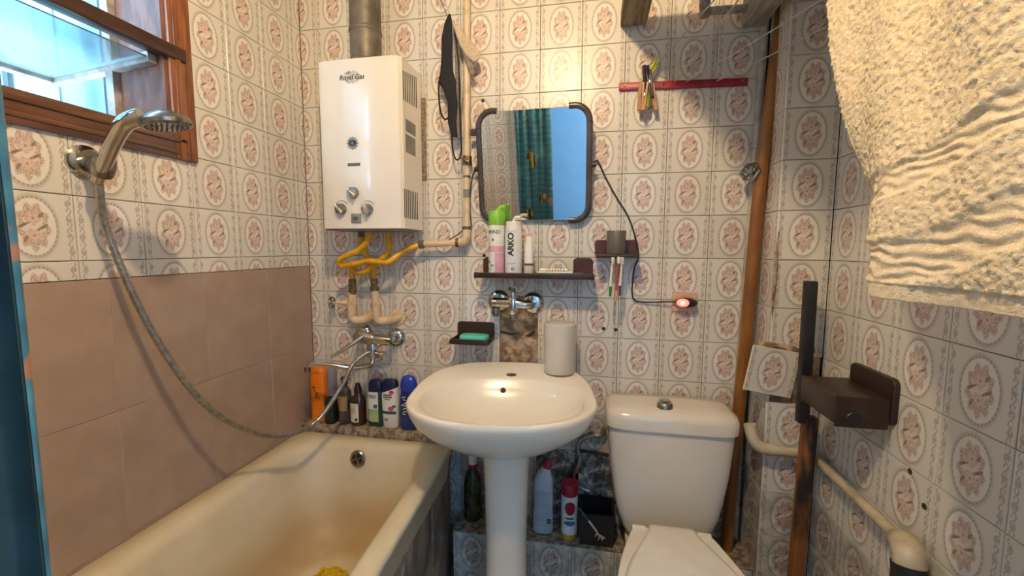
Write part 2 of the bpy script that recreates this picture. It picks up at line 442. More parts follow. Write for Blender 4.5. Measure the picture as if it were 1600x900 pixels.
DX0, DX1, DZ = -.503, .38, 1.9
wf = struct('wall_front', [box(XL, DX0, YF-.1, YF-TH, 0, ZC), box(DX1, XR, YF-.1, YF-TH, 0, ZC), box(XR, 1.9, YF-.1, YF, 0, ZC), box(DX0, DX1, YF-.1, YF-TH, DZ, ZC)], M['grout'],
            'tiled wall with the doorway, seen in the mirror')
dj = thing('door_1', (-.06, YF-.05, 0), 'white painted door frame around the open doorway', 'door frame', kind='structure')
obj('jamb', box(DX0, DX0+.012, YF-.102, YF-.001, 0, DZ-.012, .002), M['plaster'], dj)
obj('jamb', box(DX1-.012, DX1, YF-.102, YF-.001, 0, DZ-.012, .002), M['plaster'], dj)
obj('head', box(DX0, DX1, YF-.102, YF-.001, DZ-.012, DZ, .002), M['plaster'], dj)
struct('wall_hall', box(XL-.2, 1.9, -2.75, -2.65, 0, ZC), M['bluewall'], 'light blue painted hallway wall, seen in the mirror')
struct('wall_hall_end', box(1.8, 1.9, -2.65, YF-.1, 0, ZC), M['bluewall'], 'light blue painted end wall of the hallway')

# ---- tiles: each an object of its own
TC = {}
def tile_mesh(x0, x1, y0, y1, t=TH, m=TILE, nm='tile'):
    k = (round(x0, 4), round(x1, 4), round(y0, 4), round(y1, 4), t, m.name)
    if k not in TC:
        g, e = .0009, .0012
        a, b, c, d = x0+g, x1-g, y0+g, y1-g
        r0 = [(a, c, 0), (b, c, 0), (b, d, 0), (a, d, 0)]
        r1 = [(p[0], p[1], t-e) for p in r0]
        r2_ = [(a+e, c+e, t), (b-e, c+e, t), (b-e, d-e, t), (a+e, d-e, t)]
        TC[k] = me_new(nm, loft([r0, r1, r2_], False, True), m, 0)
    return TC[k]
def put_tile(parent, mesh, pos, rotz, tilt=.0035, name='tile'):
    o = bpy.data.objects.new(name, mesh); COL.objects.link(o); o.parent = parent
    o.location = Vector(pos)-ORG[parent]
    tx, ty = random.uniform(-tilt, tilt), random.uniform(-tilt, tilt)
    o.rotation_mode = 'QUATERNION'
    q = (Matrix.Rotation(rotz, 3, 'Z') @ BACK.to_3x3() @ Matrix.Rotation(tx, 3, 'X') @ Matrix.Rotation(ty, 3, 'Y')).to_quaternion()
    o.rotation_quaternion = q
    return o
Z0 = 1.7074; TS = .15
rowz = [Z0-TS*j for j in range(-5, 12)]           # lower edges of the rows, and the floor row below
def clipr(lo, hi, a, b): return max(lo, a), min(hi, b)
def tile_wall(parent, rotz, uofs, u0, u1, z0, z1, pos, skip=None, matf=None):
    """fills u0..u1 x z0..z1 with cut or whole tiles; u grows to the right as seen from the room"""
    i0 = math.floor((u0-uofs)/TS+1e-6); i1 = math.ceil((u1-uofs)/TS-1e-6)
    for i in range(i0, i1):
        for j in range(-6, 13):
            cu = uofs+(i+.5)*TS; cz = Z0-TS*(j+.5)+TS*0
            a, b = clipr(cu-TS/2, cu+TS/2, u0, u1); c, d = clipr(cz-TS/2, cz+TS/2, z0, z1)
            if b-a < .012 or d-c < .012: continue
            if skip:
                r = skip(i, j, a, b, c, d)
                if r is True: continue
                if r: a, b, c, d = r
            m = matf(i, j) if matf else TILE
            put_tile(parent, tile_mesh(a-cu, b-cu, c-cz, d-cz, TH, m), pos(cu, cz), rotz)
# back wall; one column of tiles is gone under the basin tap, the grimy ones stand low
def skip_back(i, j, a, b, c, d):
    if i == -3 and j in (4, 5): return True
    if i in (3,) and b-a < .02: return True
    return False
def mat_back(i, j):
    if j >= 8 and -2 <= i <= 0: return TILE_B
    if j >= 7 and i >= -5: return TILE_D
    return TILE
tile_wall(wb, 0, 0, XL, PX, 0, ZC, lambda u, z: (u, TH, z), skip_back, mat_back)
# left wall: u = Y
def skip_left(i, j, a, b, c, d):
    if a < -.53 and d > 1.61 and b > -1.33:
        if c < 1.6: return (a, b, c, 1.606)
        return True
    return False
tile_wall(wl, R(90), -.0617, YF, 0, 1.212, ZC, lambda u, z: (XL-TH, u, z), skip_left)
# right wall: u = -Y
tile_wall(wr, R(-90), .162, .162, 1.40, 0, ZC, lambda u, z: (XR+TH, -u, z), None, lambda i, j: TILE_D if j >= 8 else TILE)
# pillar, front face and left face
tile_wall(wp, 0, XR-TS, PX, XR, 0, ZC, lambda u, z: (u, PY+TH, z), lambda i, j, a, b, c, d: j == 5, lambda i, j: TILE_D if j >= 8 else TILE)
tile_wall(wp, R(-90), .012, .0, .162, 0, ZC, lambda u, z: (PX+TH, -u, z), None, lambda i, j: TILE_D if j >= 7 else TILE)
# front wall round the door
tile_wall(wf, R(180), .0, -DX0, -XL, .0, ZC, lambda u, z: (-u, YF-TH, z))
tile_wall(wf, R(180), .0, -XR, -DX1, .0, ZC, lambda u, z: (-u, YF-TH, z))
obj('pale_grout', box(XL-TH-.002, XL-.0022, YF+.002, -.001, .0, 1.211), M['palegrout'], wl, smooth=0)
# pinkish tiles 26 x 33.5 cm on the lower left wall
for i in range(6):
    ya = 0 if i == 0 else -.240-.258*(i-1); yb = max(-.240-.258*i, YF)
    for k, (za, zb) in enumerate(((.874, 1.212), (.536, .874), (.198, .536), (0, .198))):
        hw, hh = (ya-yb)/2, (zb-za)/2
        put_tile(wl, tile_mesh(-hw, hw, -hh, hh, TH, M['pinktile'], 'pink_tile'), (XL-TH, (ya+yb)/2, (za+zb)/2), R(90), .0008, 'pink_tile')
ORGgrout = M['grout']
# bare mortar where tiles are missing
V, F = gridpatch(-.45, -.30, .80, 1.11, 30, 60)
V = [Vector((v.x, TH-.001-.012*max(0, noise.fractal(Vector((v.x*22, v.y*22, 3)), 1, 2, 4)+.35), v.y)) for v in V]
o = obj('mortar_patch', (V, F), M['mortar'], wb)
crack = [(-.445, .0, .965), (-.40, -.004, .957), (-.375, -.004, .962), (-.35, -.004, .952), (-.335, -.004, .956), (-.31, -.004, .972)]
obj('crack', tube(crack, lambda t: .0025+.002*sin(t*9), 6, 4), M['ink'], wb)
obj('wood_strip', box(-.772, -.742, -.006, TH, 1.555, 1.865, .002), M['oldwood'], wb)
# ceramic edge strips and drilled holes
for x, z in ((-.515, 1.842), (-.052, .992), (-.008, .990), (-.512, 1.262), (-.028, 1.243)):
    obj('drill_hole', lathe([(.0005, 0), (.006, .0003), (.007, 0)], (x, -.0004, z), (0, -1, 0), 10), M['ink'], wb)
for y, z in ((-.443, .866), (-.545, .800), (-.592, .748)):
    obj('drill_hole', lathe([(.0005, 0), (.006, .0003), (.007, 0)], (XR-.0006, y, z), (-1, 0, 0), 10), M['ink'], wr)

# ------------------------------------------------------------------ window in the left wall
win = thing('window_1', (XL, -.94, 1.54), 'brown varnished wooden window with a tilted open pane', 'window', kind='structure')
def wframe(y0, y1, z0, z1): return box(XL-.03, XL+.012, y0, y1, z0, z1, .004)
def moulding(y0, y1, z0, z1, vertical):
    P = []
    for k, (o_, h_) in enumerate(((.014, .015), (.046, .017))):
        if vertical: P.append(box(XL+.010, XL+h_, y0+(.065-o_)-.008, y0+(.065-o_)+.010, z0, z1, .003))
        else: P.append(box(XL+.010, XL+h_, y0, y1, z0+o_, z0+o_+.013, .003))
    return join(*P)
fr = obj('frame_stile', [wframe(-.565, -.497, 1.54, 2.27), moulding(-.565, -.497, 1.54, 2.27, True)], M['wood'], win)
obj('frame_stile', wframe(-1.385, -1.32, 1.54, 2.27), M['wood'], win)
obj('frame_rail', [wframe(-1.32, -.565, 1.54, 1.612), moulding(-1.32, -.53, 1.54, 1.61, False)], M['wood_h'], win)
obj('frame_rail', wframe(-1.32, -.565, 2.2, 2.27), M['wood_h'], win)
obj('jamb', box(XL-.162, XL-.0, -.575, -.565, 1.61, 2.2), M['jamb'], win)
obj('jamb', box(XL-.162, XL-.0, -1.32, -1.31, 1.61, 2.2), M['jamb'], win)
obj('window_sill', box(XL-.162, XL-.0, -1.31, -.575, 1.60, 1.614), M['jamb'], win)
obj('jamb_head', box(XL-.162, XL-.0, -1.31, -.575, 2.19, 2.2), M['jamb'], win)
obj('jamb_edge', box(XL-.175, XL-.15, -.595, -.565, 1.61, 2.2), M['sashpaint'], win)
obj('transom_bar', box(XL-.022, XL+.020, -1.33, -.52, 1.815, 1.852, .005), M['darkwood'], win)
sash = obj('pane_frame', [xf(box(-.36, .0, -.025, .0, -.014, .014, .003), T(XL-.02, -.575, 1.806) @ Matrix.Rotation(R(-6), 4, 'Y')),
            xf(box(-.36, .0, -.735, -.71, -.014, .014, .003), T(XL-.02, -.575, 1.806) @ Matrix.Rotation(R(-6), 4, 'Y')),
            xf(box(-.36, -.335, -.71, -.025, -.014, .014, .003), T(XL-.02, -.575, 1.806) @ Matrix.Rotation(R(-6), 4, 'Y'))], M['sashpaint'], win)
obj('pane', xf(box(-.335, -.005, -.71, -.025, -.002, .002), T(XL-.02, -.575, 1.806) @ Matrix.Rotation(R(-6), 4, 'Y')), M['glass'], sash)
# what stands outside the window
bp = thing('balcony_wall', (-2.3, -.8, 0), 'pale panelled wall of the glazed balcony beyond the window', 'wall', kind='structure')
for i in range(8):
    y = .66-.42*i
    obj('wall_panel', box(-2.3, -2.25, y-.415, y, -.2, 2.9, .006), M['outwall'], bp)
obj('downpipe', cyl((-2.19, -.03, -.2), (-2.19, -.03, 2.9), .026, 16), M['outdark'], None, 'dark grey downpipe on the balcony wall outside the window', 'pipe')
obj('balcony_post', box(-2.25, -2.17, .03, .09, -.2, 2.9, .004), M['outgreen'], None, 'pale green post beside the downpipe outside the window', 'post')
dr = thing('balcony_door', (-2.245, -.62, 0), 'pale outdoor door with rounded inset panel beyond the window', 'door')
obj('leaf', box(-2.2495, -2.225, -1.05, -.235, 0, 2.25, .006), M['outwall'], dr)
obj('inset_panel', xf(prism(rrect(.5, .9, .08), .012, b=.006), T(-2.225, -.62, 1.55) @ LEFT), M['outwall'], dr)
obj('inset_trim', tube([(-2.213, -.62+p[0], 1.55+p[1]) for p in rrect(.54, .94, .09)], .009, 8, closed=True, smooth=False), M['outdark'], dr)

# ------------------------------------------------------------------ lamps
lb = thing('ceiling_bulb', (-.28, -1.25, ZC), 'bare warm light bulb hanging from the ceiling', 'lamp')
obj('cord', cyl((-.28, -1.25, ZC), (-.28, -1.25, 2.42), .004, 8), M['cable'], lb)
obj('bulb_holder', cyl((-.28, -1.25, 2.44), (-.28, -1.25, 2.395), .018, 16), M['black'], lb)
def sphere(c, r, n=20, sz=1.0):
    return lathe([(max(1e-4, r*sin(pi*k/12)), -r*sz*cos(pi*k/12)) for k in range(13)], c, (0, 0, 1), n)
M['bulb'].node_tree.nodes['Principled BSDF'].inputs['Emission Strength'].default_value = BULB/(pi*4*pi*.032**2)*3.0
obj('glass_bulb', sphere((-.28, -1.25, 2.36), .032), M['bulb'], lb)
hl = thing('hall_fill_lamp', (1.20, -1.60, 2.0), 'added unseen round lamp brightening the blue hallway wall', 'lamp')  # added lamp out of view, brightens the blue wall the mirror shows
obj('fill_lamp_base', cyl((1.20, YF-.1, 2.0), (1.20, YF-.125, 2.0), .06, 20), M['whiteplastic'], hl)
M['hallfill'].node_tree.nodes['Principled BSDF'].inputs['Emission Strength'].default_value = HALL_FILL/(pi*4*pi*.07**2)*3.0
obj('fill_lamp_globe', sphere((1.20, YF-.19, 2.0), .07), M['hallfill'], hl)

# ------------------------------------------------------------------ gas water heater
hx0, hx1, hyf, hyb, hz0, hz1 = -1.072, -.752, -.20, -.045, 1.359, 1.940
h = thing('gas_water_heater', (-.912, -.02, hz0), 'white wall-hung gas water heater with three knobs and side vents', 'water heater')
bodyr = [(-.160, -.02), (-.160, .125), (-.150, .148), (-.125, .155), (.125, .155), (.150, .150), (.160, .138), (.160, -.02)]
hb = obj('casing', [mv(loft([[(-.912+p[0], -.045-p[1], z) for p in bodyr] for z in (hz0, hz0+.004, hz1-.004, hz1)]), (0, 0, 0))], M['heater'], h)
obj('bottom_tray', box(-1.06, -.764, -.19, -.05, hz0-.006, hz0+.002, .002), M['greyink'], h)
for k in range(8):
    y = -.178+k*.0155
    obj('vent_slot', box(-.7525, -.7512, y, y+.006, 1.800+.001*k, 1.897+.003*k, .0004), M['glassdark'], hb)
    obj('vent_slot', box(-.7525, -.7512, y-.008, y-.002, 1.396, 1.497, .0004), M['glassdark'], hb)
obj('sticker', box(-.7524, -.7510, -.165, -.080, 1.700, 1.742), M['greyink'], hb)
obj('sticker', box(-.7524, -.7510, -.167, -.084, 1.628, 1.690), M['greyink'], hb)
FY = hyf-.0004
obj('lettering', xf(textmesh('Royal Gas', .0235, .0003, .25, .0004), T(-.932, FY, 1.878) @ BACK), M['ink'], hb)
halo = [((.030+.006*sin(k*1.7)+.004*sin(k*3.1))*1.1*cos(2*pi*k/40), (.021+.004*sin(k*2.3))*sin(2*pi*k/40)) for k in range(40)]
obj('emblem', xf(prism(halo, .0002), T(-.932, FY+.0001, 1.879) @ BACK), mat('pale_grey_print', 'c4bcae', 'b5ad9f', .4, scale=140, lo=.4, hi=.6), hb)
obj('crown_mark', xf(prism([(-.006, -.004), (.006, -.004), (.007, .004), (.003, .001), (0, .007), (-.003, .001), (-.007, .004)], .0004), T(-.944, FY, 1.894) @ BACK), M['greyink'], hb)
rg = obj('flame_badge', lathe([(.019, 0), (.019, .0016), (.017, .0018)], (-.936, FY+.001, 1.656), (0, -1, 0), 24), M['greyink'], hb)
obj('badge_face', lathe([(.015, 0), (.0145, .0005)], (-.936, FY-.0008, 1.656), (0, -1, 0), 24, sy=.72), M['glassdark'], rg)
obj('badge_print', lathe([(.005, 0), (.0045, .0004)], (-.936, FY-.0012, 1.656), (0, -1, 0), 16, sx=.8), M['greyink'], rg)
obj('badge_scallop', [lathe([(.003, 0), (.0025, .001)], (-.936+.0205*cos(a*pi/6), FY+.0005, 1.656+.0205*sin(a*pi/6)), (0, -1, 0), 8) for a in range(12)], M['greyink'], rg)
obj('sight_window', box(-.957, -.909, FY-.001, FY+.002, 1.578, 1.588, .0006), M['greyplastic'], hb)
for kx, kz, a in ((-.937, 1.485, 125), (-.987, 1.428, 125), (-.884, 1.426, 110)):
    kn = obj('knob', lathe([(.020, 0), (.020, .006), (.0185, .016), (.0175, .018), (.0001, .018)], (kx, FY+.001, kz), (0, -1, 0), 28), M['chrome_d'], h)
    obj('grip', xf(box(-.0045, .0045, -.0205, .0205, 0, .012, .003), T(kx, FY-.016, kz) @ BACK @ Matrix.Rotation(R(a-90), 4, 'Z')), M['chrome'], kn)
for kx, kz in ((-.987, 1.428), (-.884, 1.426)):
    arc = [(kx+.027*cos(R(a)), FY-.0003, kz+.027*sin(R(a))+.003) for a in range(30, 151, 12)]
    obj('dial_arc', tube(arc, lambda t: .0012-.0008*t, 6, 1, smooth=False), M['ink'], hb)
dp = obj('display', box(-.949, -.911, FY-.003, FY+.002, 1.378, 1.412, .001), M['greyink'], h)
obj('display_screen', box(-.941, -.921, FY-.0036, FY-.002, 1.389, 1.401, .0003), M['greyplastic'], dp)
fl = thing('flue_pipe', (-.93, -.10, 1.94), 'sooty grey sheet metal flue rising from the water heater', 'pipe')
obj('pipe', lathe([(.055, 0), (.055, .50)], (-.930, -.10, 1.94), n=32), M['flue'], fl)
obj('seam_ring', lathe([(.055, 0), (.058, .004), (.058, .012), (.055, .016)], (-.930, -.10, 2.065), n=32), M['flue'], fl)
obj('seam_ring', lathe([(.055, 0), (.060, .004), (.060, .02), (.055, .024)], (-.930, -.10, 1.945), n=32), M['flue'], fl)

# ------------------------------------------------------------------ gas and water pipes with yellow hoses
gp = thing('gas_pipe', (-.568, -.035, 1.32), 'beige painted gas riser with brass tap beside the mirror', 'pipe')
obj('riser', cyl((-.562, -.035, 2.457), (-.571, -.035, 1.335), .0125, 16), M['beigepaint'], gp)
obj('elbow', tube([(-.571, -.035, 1.365), (-.571, -.036, 1.335), (-.577, -.038, 1.316), (-.597, -.04, 1.312), (-.625, -.043, 1.311)], .0165, 14, 5), M['beigepaint'], gp)
obj('branch', cyl((-.60, -.041, 1.311), (-.735, -.055, 1.305), .0115, 16), M['beigepaint'], gp)
obj('collar', cyl((-.571, -.035, 1.36), (-.571, -.035, 1.372), .0175, 16), M['oldbrass'], gp); obj('collar', cyl((-.6, -.041, 1.311), (-.612, -.042, 1.311), .0172, 16), M['oldbrass'], gp)
obj('coupling', cyl((-.68, -.049, 1.308), (-.72, -.053, 1.306), .0135, 8), M['beigepaint'], gp); obj('coupling', cyl((-.735, -.055, 1.305), (-.755, -.057, 1.302), .016, 8), M['greyplastic'], gp)
tp_ = obj('tap_body', [cyl((-.567, -.035, 1.60), (-.567, -.035, 1.632), .0175, 8), cyl((-.567, -.035, 1.616), (-.567, -.062, 1.616), .009, 12)], M['oldbrass'], gp)
obj('tap_handle', xf(box(-.018, .018, -.004, .004, -.006, .0, .002), T(-.567, -.064, 1.616) @ Matrix.Rotation(R(25), 4, 'Y')), M['oldbrass'], tp_)
obj('band', cyl((-.570, -.035, 1.480), (-.570, -.035, 1.51), .0132, 14), M['greyink'], gp); obj('band', cyl((-.569, -.035, 1.555), (-.569, -.035, 1.561), .0145, 14), M['oldbrass'], gp)
hose_g = 'yellow hoses under the water heater'
obj('gas_hose', tube([(-.752, -.057, 1.302), (-.80, -.085, 1.282), (-.835, -.112, 1.250), (-.86, -.122, 1.235), (-.93, -.125, 1.240), (-1.0, -.122, 1.226), (-1.045, -.125, 1.223), (-1.045, -.135, 1.243), (-1.005, -.14, 1.262), (-.955, -.142, 1.285), (-.92, -.142, 1.32), (-.915, -.14, 1.351)], .0108, 14, 10), M['yellowhose'], None,
    'yellow gas hose running from the beige gas pipe to the heater', 'hose', hose_g)
h1 = thing('water_hose', (-1.040, -.06, 1.165), 'yellow hose looping up from the pipe with the hand wheel valve', 'hose', hose_g)
obj('hose', tube([(-1.040, -.06, 1.165), (-1.043, -.062, 1.20), (-1.03, -.072, 1.205), (-.99, -.092, 1.194), (-.955, -.101, 1.20), (-.93, -.100, 1.225), (-.89, -.095, 1.25), (-.864, -.09, 1.285), (-.862, -.095, 1.351)], .0108, 14, 10), M['yellowhose'], h1)
obj('hose_nut', [cyl((-1.044, -.055, 1.125), (-1.041, -.06, 1.165), .0145, 8), cyl((-1.046, -.052, 1.10), (-1.044, -.055, 1.125), .0165, 14)], M['oldbrass'], h1)
h2 = thing('water_hose', (-.945, -.06, 1.17), 'short straight yellow hose rising from the plain pipe stub to the heater', 'hose', hose_g)
obj('hose', tube([(-.946, -.06, 1.165), (-.946, -.062, 1.20), (-.948, -.068, 1.23), (-.966, -.085, 1.27), (-.972, -.092, 1.31), (-.974, -.095, 1.351)], .0112, 14, 10), M['yellowhose'], h2)
obj('hose_nut', [cyl((-.946, -.058, 1.135), (-.946, -.06, 1.17), .0135, 8), cyl((-.946, -.058, 1.12), (-.946, -.058, 1.135), .0165, 14)], M['oldbrass'], h2); obj('hose_nut', cyl((-.974, -.095, 1.33), (-.974, -.095, 1.352), .013, 8), M['greyplastic'], h2)
s1 = thing('water_pipe_stub', (-1.05, 0, 1.0), 'beige water pipe stub with a small hand wheel valve', 'pipe')
obj('pipe', [cyl((-1.046, -.052, 1.115), (-1.052, -.05, 1.02), .0175, 16, .019)], M['beigepaint'], s1)
obj('elbow', tube([(-1.052, -.05, 1.035), (-1.051, -.05, 1.01), (-1.038, -.047, .998), (-1.01, -.035, 1.0), (-.99, -.015, 1.008), (-.985, .002, 1.010)], .0185, 14, 5), M['beigepaint'], s1)
obj('wall_collar', lathe([(.032, 0), (.030, .006), (.018, .009)], (-.985, 0, 1.01), (0, -1, 0), 20), M['beigepaint'], s1)
vs = obj('valve_stem', [cyl((-1.062, -.05, 1.068), (-1.105, -.055, 1.068), .0085, 12, .0065), cyl((-1.07, -.05, 1.068), (-1.085, -.052, 1.068), .012, 8), cyl((-1.1, -.055, 1.068), (-1.142, -.058, 1.068), .004, 8)], M['beigepaint'], s1)
obj('hand_wheel', [lathe([(.0225, -.004), (.0255, 0), (.0225, .004), (.0195, 0), (.0225, -.004)], (-1.137, -.058, 1.068), (1, .08, 0), 20, False, False)] +
    [cyl((-1.137, -.058, 1.068), (-1.137, -.058+.021*cos(a), 1.068+.021*sin(a)), .0032, 6) for a in (0.3, 1.87, 3.44, 5.01)], M['chrome_d'], vs)
s2 = thing('water_pipe_stub', (-.945, 0, 1.0), 'beige water pipe stub without a valve beside the hand wheel one', 'pipe')
obj('pipe', cyl((-.946, -.058, 1.125), (-.942, -.05, 1.02), .014, 16, .017), M['beigepaint'], s2)
obj('elbow', tube([(-.942, -.05, 1.04), (-.940, -.05, 1.012), (-.928, -.047, 1.0), (-.90, -.035, 1.001), (-.88, -.015, 1.006), (-.875, .002, 1.008)], .0185, 14, 5), M['beigepaint'], s2)
obj('wall_collar', lathe([(.034, 0), (.031, .006), (.018, .009)], (-.875, 0, 1.008), (0, -1, 0), 20), M['beigepaint'], s2)

# ------------------------------------------------------------------ bath mixer, shower
bm_ = thing('bath_mixer', (-.955, -.06, .83), 'chrome bath mixer with long swivel spout above the tub ledge', 'faucet')
for x, z in ((-1.030, .935), (-.884, .923)):
    ro = obj('rosette', lathe([(.040, 0), (.039, .006), (.030, .017), (.016, .022)], (x, -.0005, z), (0, -1, 0), 28), M['chrome'], bm_)
    obj('inlet', cyl((x, -.02, z), (x+(-.955-x)*.15, -.075, z), .0135, 16), M['chrome'], ro)
obj('body', [tube([(-1.02, -.075, .936), (-.99, -.085, .936), (-.93, -.09, .932), (-.87, -.08, .926)], lambda t: .0195+.005*sin(pi*t), 18, 8), lathe([(.021, 0), (.023, .02), (.022, .05), (.016, .075)], (-.945, -.088, .862), n=20)], M['chrome'], bm_)
lv = obj('lever', tube([(-.975, -.10, .945), (-1.01, -.125, .918), (-1.045, -.15, .892), (-1.075, -.17, .872)], lambda t: .016-.008*t, 12, 6, sx=.6), M['chrome'], bm_)
obj('diverter', [cyl((-.945, -.09, .872), (-.895, -.10, .872), .013, 16), cyl((-.9, -.1, .872), (-.888, -.1, .872), .0165, 16)], M['chrome'], bm_)
sp_ = obj('spout', tube([(-.945, -.088, .865), (-.944, -.095, .838), (-.955, -.115, .828), (-1.0, -.155, .832), (-1.06, -.185, .846), (-1.11, -.203, .854), (-1.135, -.212, .851), (-1.142, -.214, .838)], .0095, 14, 8), M['chrome'], bm_)
obj('aerator', cyl((-1.142, -.214, .842), (-1.143, -.214, .826), .0115, 16), M['chrome_d'], sp_)
hs = [(-1.2, -.808, 1.452), (-1.225, -.783, 1.329), (-1.205, -.728, 1.107), (-1.17, -.649, .899), (-1.14, -.564, .775), (-1.10, -.439, .678), (-1.06, -.302, .667), (-1.01, -.219, .764), (-.975, -.185, .851), (-.953, -.135, .88), (-.947, -.10, .882)]
pts = catmull(hs, 40); L = len(pts)
obj('shower_hose', tube(pts, lambda t: .0082+.0007*sin(t*L*2.1), 12, 1, smooth=False), M['hosemetal'], None, 'grey ribbed steel shower hose hanging in a long loop over the tub', 'hose')
br = thing('shower_bracket', (XL, -.78, 1.45), 'round chrome shower holder on the tiles under the window', 'bracket')
obj('plate', lathe([(.040, 0), (.039, .006), (.031, .012), (.028, .018)], (XL, -.782, 1.487), (1, 0, 0), 28), M['chrome'], br)
obj('holder', [cyl((XL+.01, -.782, 1.487), (-1.20, -.800, 1.472), .017, 16), lathe([(.018, 0), (.021, .01), (.021, .034), (.019, .04)], (-1.193, -.806, 1.450), (.40, -.1, .7), 20)], M['chrome_d'], br)
hsd = thing('hand_shower', (-1.19, -.81, 1.46), 'chrome hand shower with a wide round head in the wall holder', 'shower')
obj('handle', tube([(-1.205, -.808, 1.44), (-1.165, -.818, 1.475), (-1.11, -.835, 1.518), (-1.065, -.845, 1.548), (-1.035, -.835, 1.562)], lambda t: .0125+.006*t, 16, 6), M['chrome'], hsd)
hd = obj('head', lathe([(.012, .026), (.026, .020), (.042, .011), (.048, .004), (.048, -.004), (.044, -.008), (.0001, -.008)][::-1], (-1.010, -.805, 1.556), (-.10, -.12, 1), 36), M['chrome_d'], hsd)
nz = []
for rr_, cnt in ((.010, 6), (.019, 12), (.028, 18), (.037, 24)):
    nz += [lathe([(.0022, 0), (.0016, .003)], (rr_*cos(2*pi*k/cnt), rr_*sin(2*pi*k/cnt), -.0075), (0, 0, -1), 5) for k in range(cnt)]
obj('nozzles', xf(join(*nz), T(-1.010, -.805, 1.556) @ frame_to((-.10, -.12, 1))), M['greyplastic'], hd, kind='stuff')

# ------------------------------------------------------------------ bathtub with ledge and apron
led = thing('tub_ledge', (-.94, -.05, .50), 'mottled stone ledge holding the shampoo bottles behind the tub', 'ledge', kind='structure')
for k in range(4):
    x0 = XL+.001+k*.1625
    obj('stone_slab', box(x0, x0+.161, -.098, -.001, .50, .566, .003), M['stone'], led)
tub = thing('bathtub', (-.93, -.75, 0), 'old white bathtub with yellow rust stains inside', 'bathtub')
txl, tY0, tY1 = XL+.002, -.099, -1.392
def txr(y): return -.612+(-.579+.612)*((tY0-y)/(tY0+.741))
def tring(il, ir, ib, if_, cr, z):
    W, L_ = .66, tY0-tY1
    out = []
    w_, h_ = W-il-ir, L_-ib-if_
    for p in rrect(w_, h_, cr, 8):
        u = p[0]+w_/2+il; v = p[1]+h_/2+if_
        y = tY1+v; out.append((txl+u/W*(txr(y)-txl), y, z))
    return out
tr = [tring(.03, .03, .03, .03, .05, .16), tring(.006, .006, .006, .006, .03, .505), tring(0, 0, 0, 0, .03, .512), tring(0, 0, 0, 0, .03, .528), tring(.006, .006, .006, .006, .03, .535),
      tring(.055, .050, .045, .06, .09, .536), tring(.078, .062, .060, .07, .11, .528), tring(.090, .070, .072, .08, .12, .505), tring(.105, .082, .085, .12, .13, .42), tring(.125, .100, .105, .18, .14, .32),
      tring(.15, .122, .135, .25, .14, .245), tring(.185, .155, .18, .31, .13, .205), tring(.23, .20, .24, .37, .10, .192), tring(.30, .28, .5, .55, .02, .187)]
tb = obj('basin', loft(tr, True, True), M['tub'], tub, smooth=60)
for sx in (0, 1):
    for sy in (0, 1):
        x = (XL+.14, -.74)[sx]; y = (-.28, -1.2)[sy]
        obj('foot', loft([sring(x, y, 0, .03, .03, 3, 12), sring(x, y, .03, .022, .022, 3, 12), sring(x, y, .20, .035, .035, 3, 12)]), M['flue'], tub)
ov = obj('overflow_grille', [lathe([(.031, 0), (.031, .005), (.027, .009), (.021, .007), (.021, .002), (.0001, .002)], (-.968, -.178, .484), (0, -1, .12), 28)] +
    [xf(box(-.021, .021, -.0035, .0035, 0, .006, .001), T(-.968, -.180, .484) @ frame_to((0, -1, .12)) @ Matrix.Rotation(a, 4, 'Z')) for a in (R(20), R(110))], M['chrome_d'], tb)
obj('overflow_holes', lathe([(.020, 0), (.020, .0004)], (-.968, -.181, .484), (0, -1, .12), 24), M['ink'], ov)
ap = thing('tub_apron', (-.6, -.75, 0), 'grimy grey tiled panel closing the side of the tub', 'panel', kind='structure')
ys = [-.10, -.315, -.565, -.815, -1.065, -1.39]
for k in range(5):
    y0, y1 = ys[k], ys[k+1]
    for za, zb in ((.0, .24), (.243, .508)):
        yc = (y0+y1)/2
        V, F = box(-.0055, .0, y1+.004, y0-.004, za, zb, .0015)
        obj('apron_tile', ([Vector((v.x+txr(v.y)-.012, v.y, v.z)) for v in V], F), M['apron'], ap)
    V, F = box(-.006, -.0005, y1-.011, y1+.006, .0, .508, .001)
    obj('grout_strip', ([Vector((v.x+txr(v.y)-.011, v.y, v.z)) for v in V], F), M['apron_g'], ap)
V, F = box(-.016, -.006, -1.39, -.10, 0, .508)
obj('backing', ([Vector((v.x+txr(v.y)-.012, v.y, v.z)) for v in V], F), M['grout'], ap)
V, F = lathe([(.0001, 0)]+[(.045*sin(a), .034*(1-cos(a))) for a in [pi*k/14 for k in range(1, 14)]]+[(.0001, .066)], (0, 0, 0), n=40)
V = [Vector((v.x*1.25, v.y, v.z))*(1+.16*noise.noise(v*55)+.12*noise.noise(v*140)) for v in V]
obj('bath_sponge', mv((V, F), (-.90, -.47, .195)), M['sponge'], None, 'yellow puffy bath sponge lying on the tub floor', 'sponge', smooth=0)

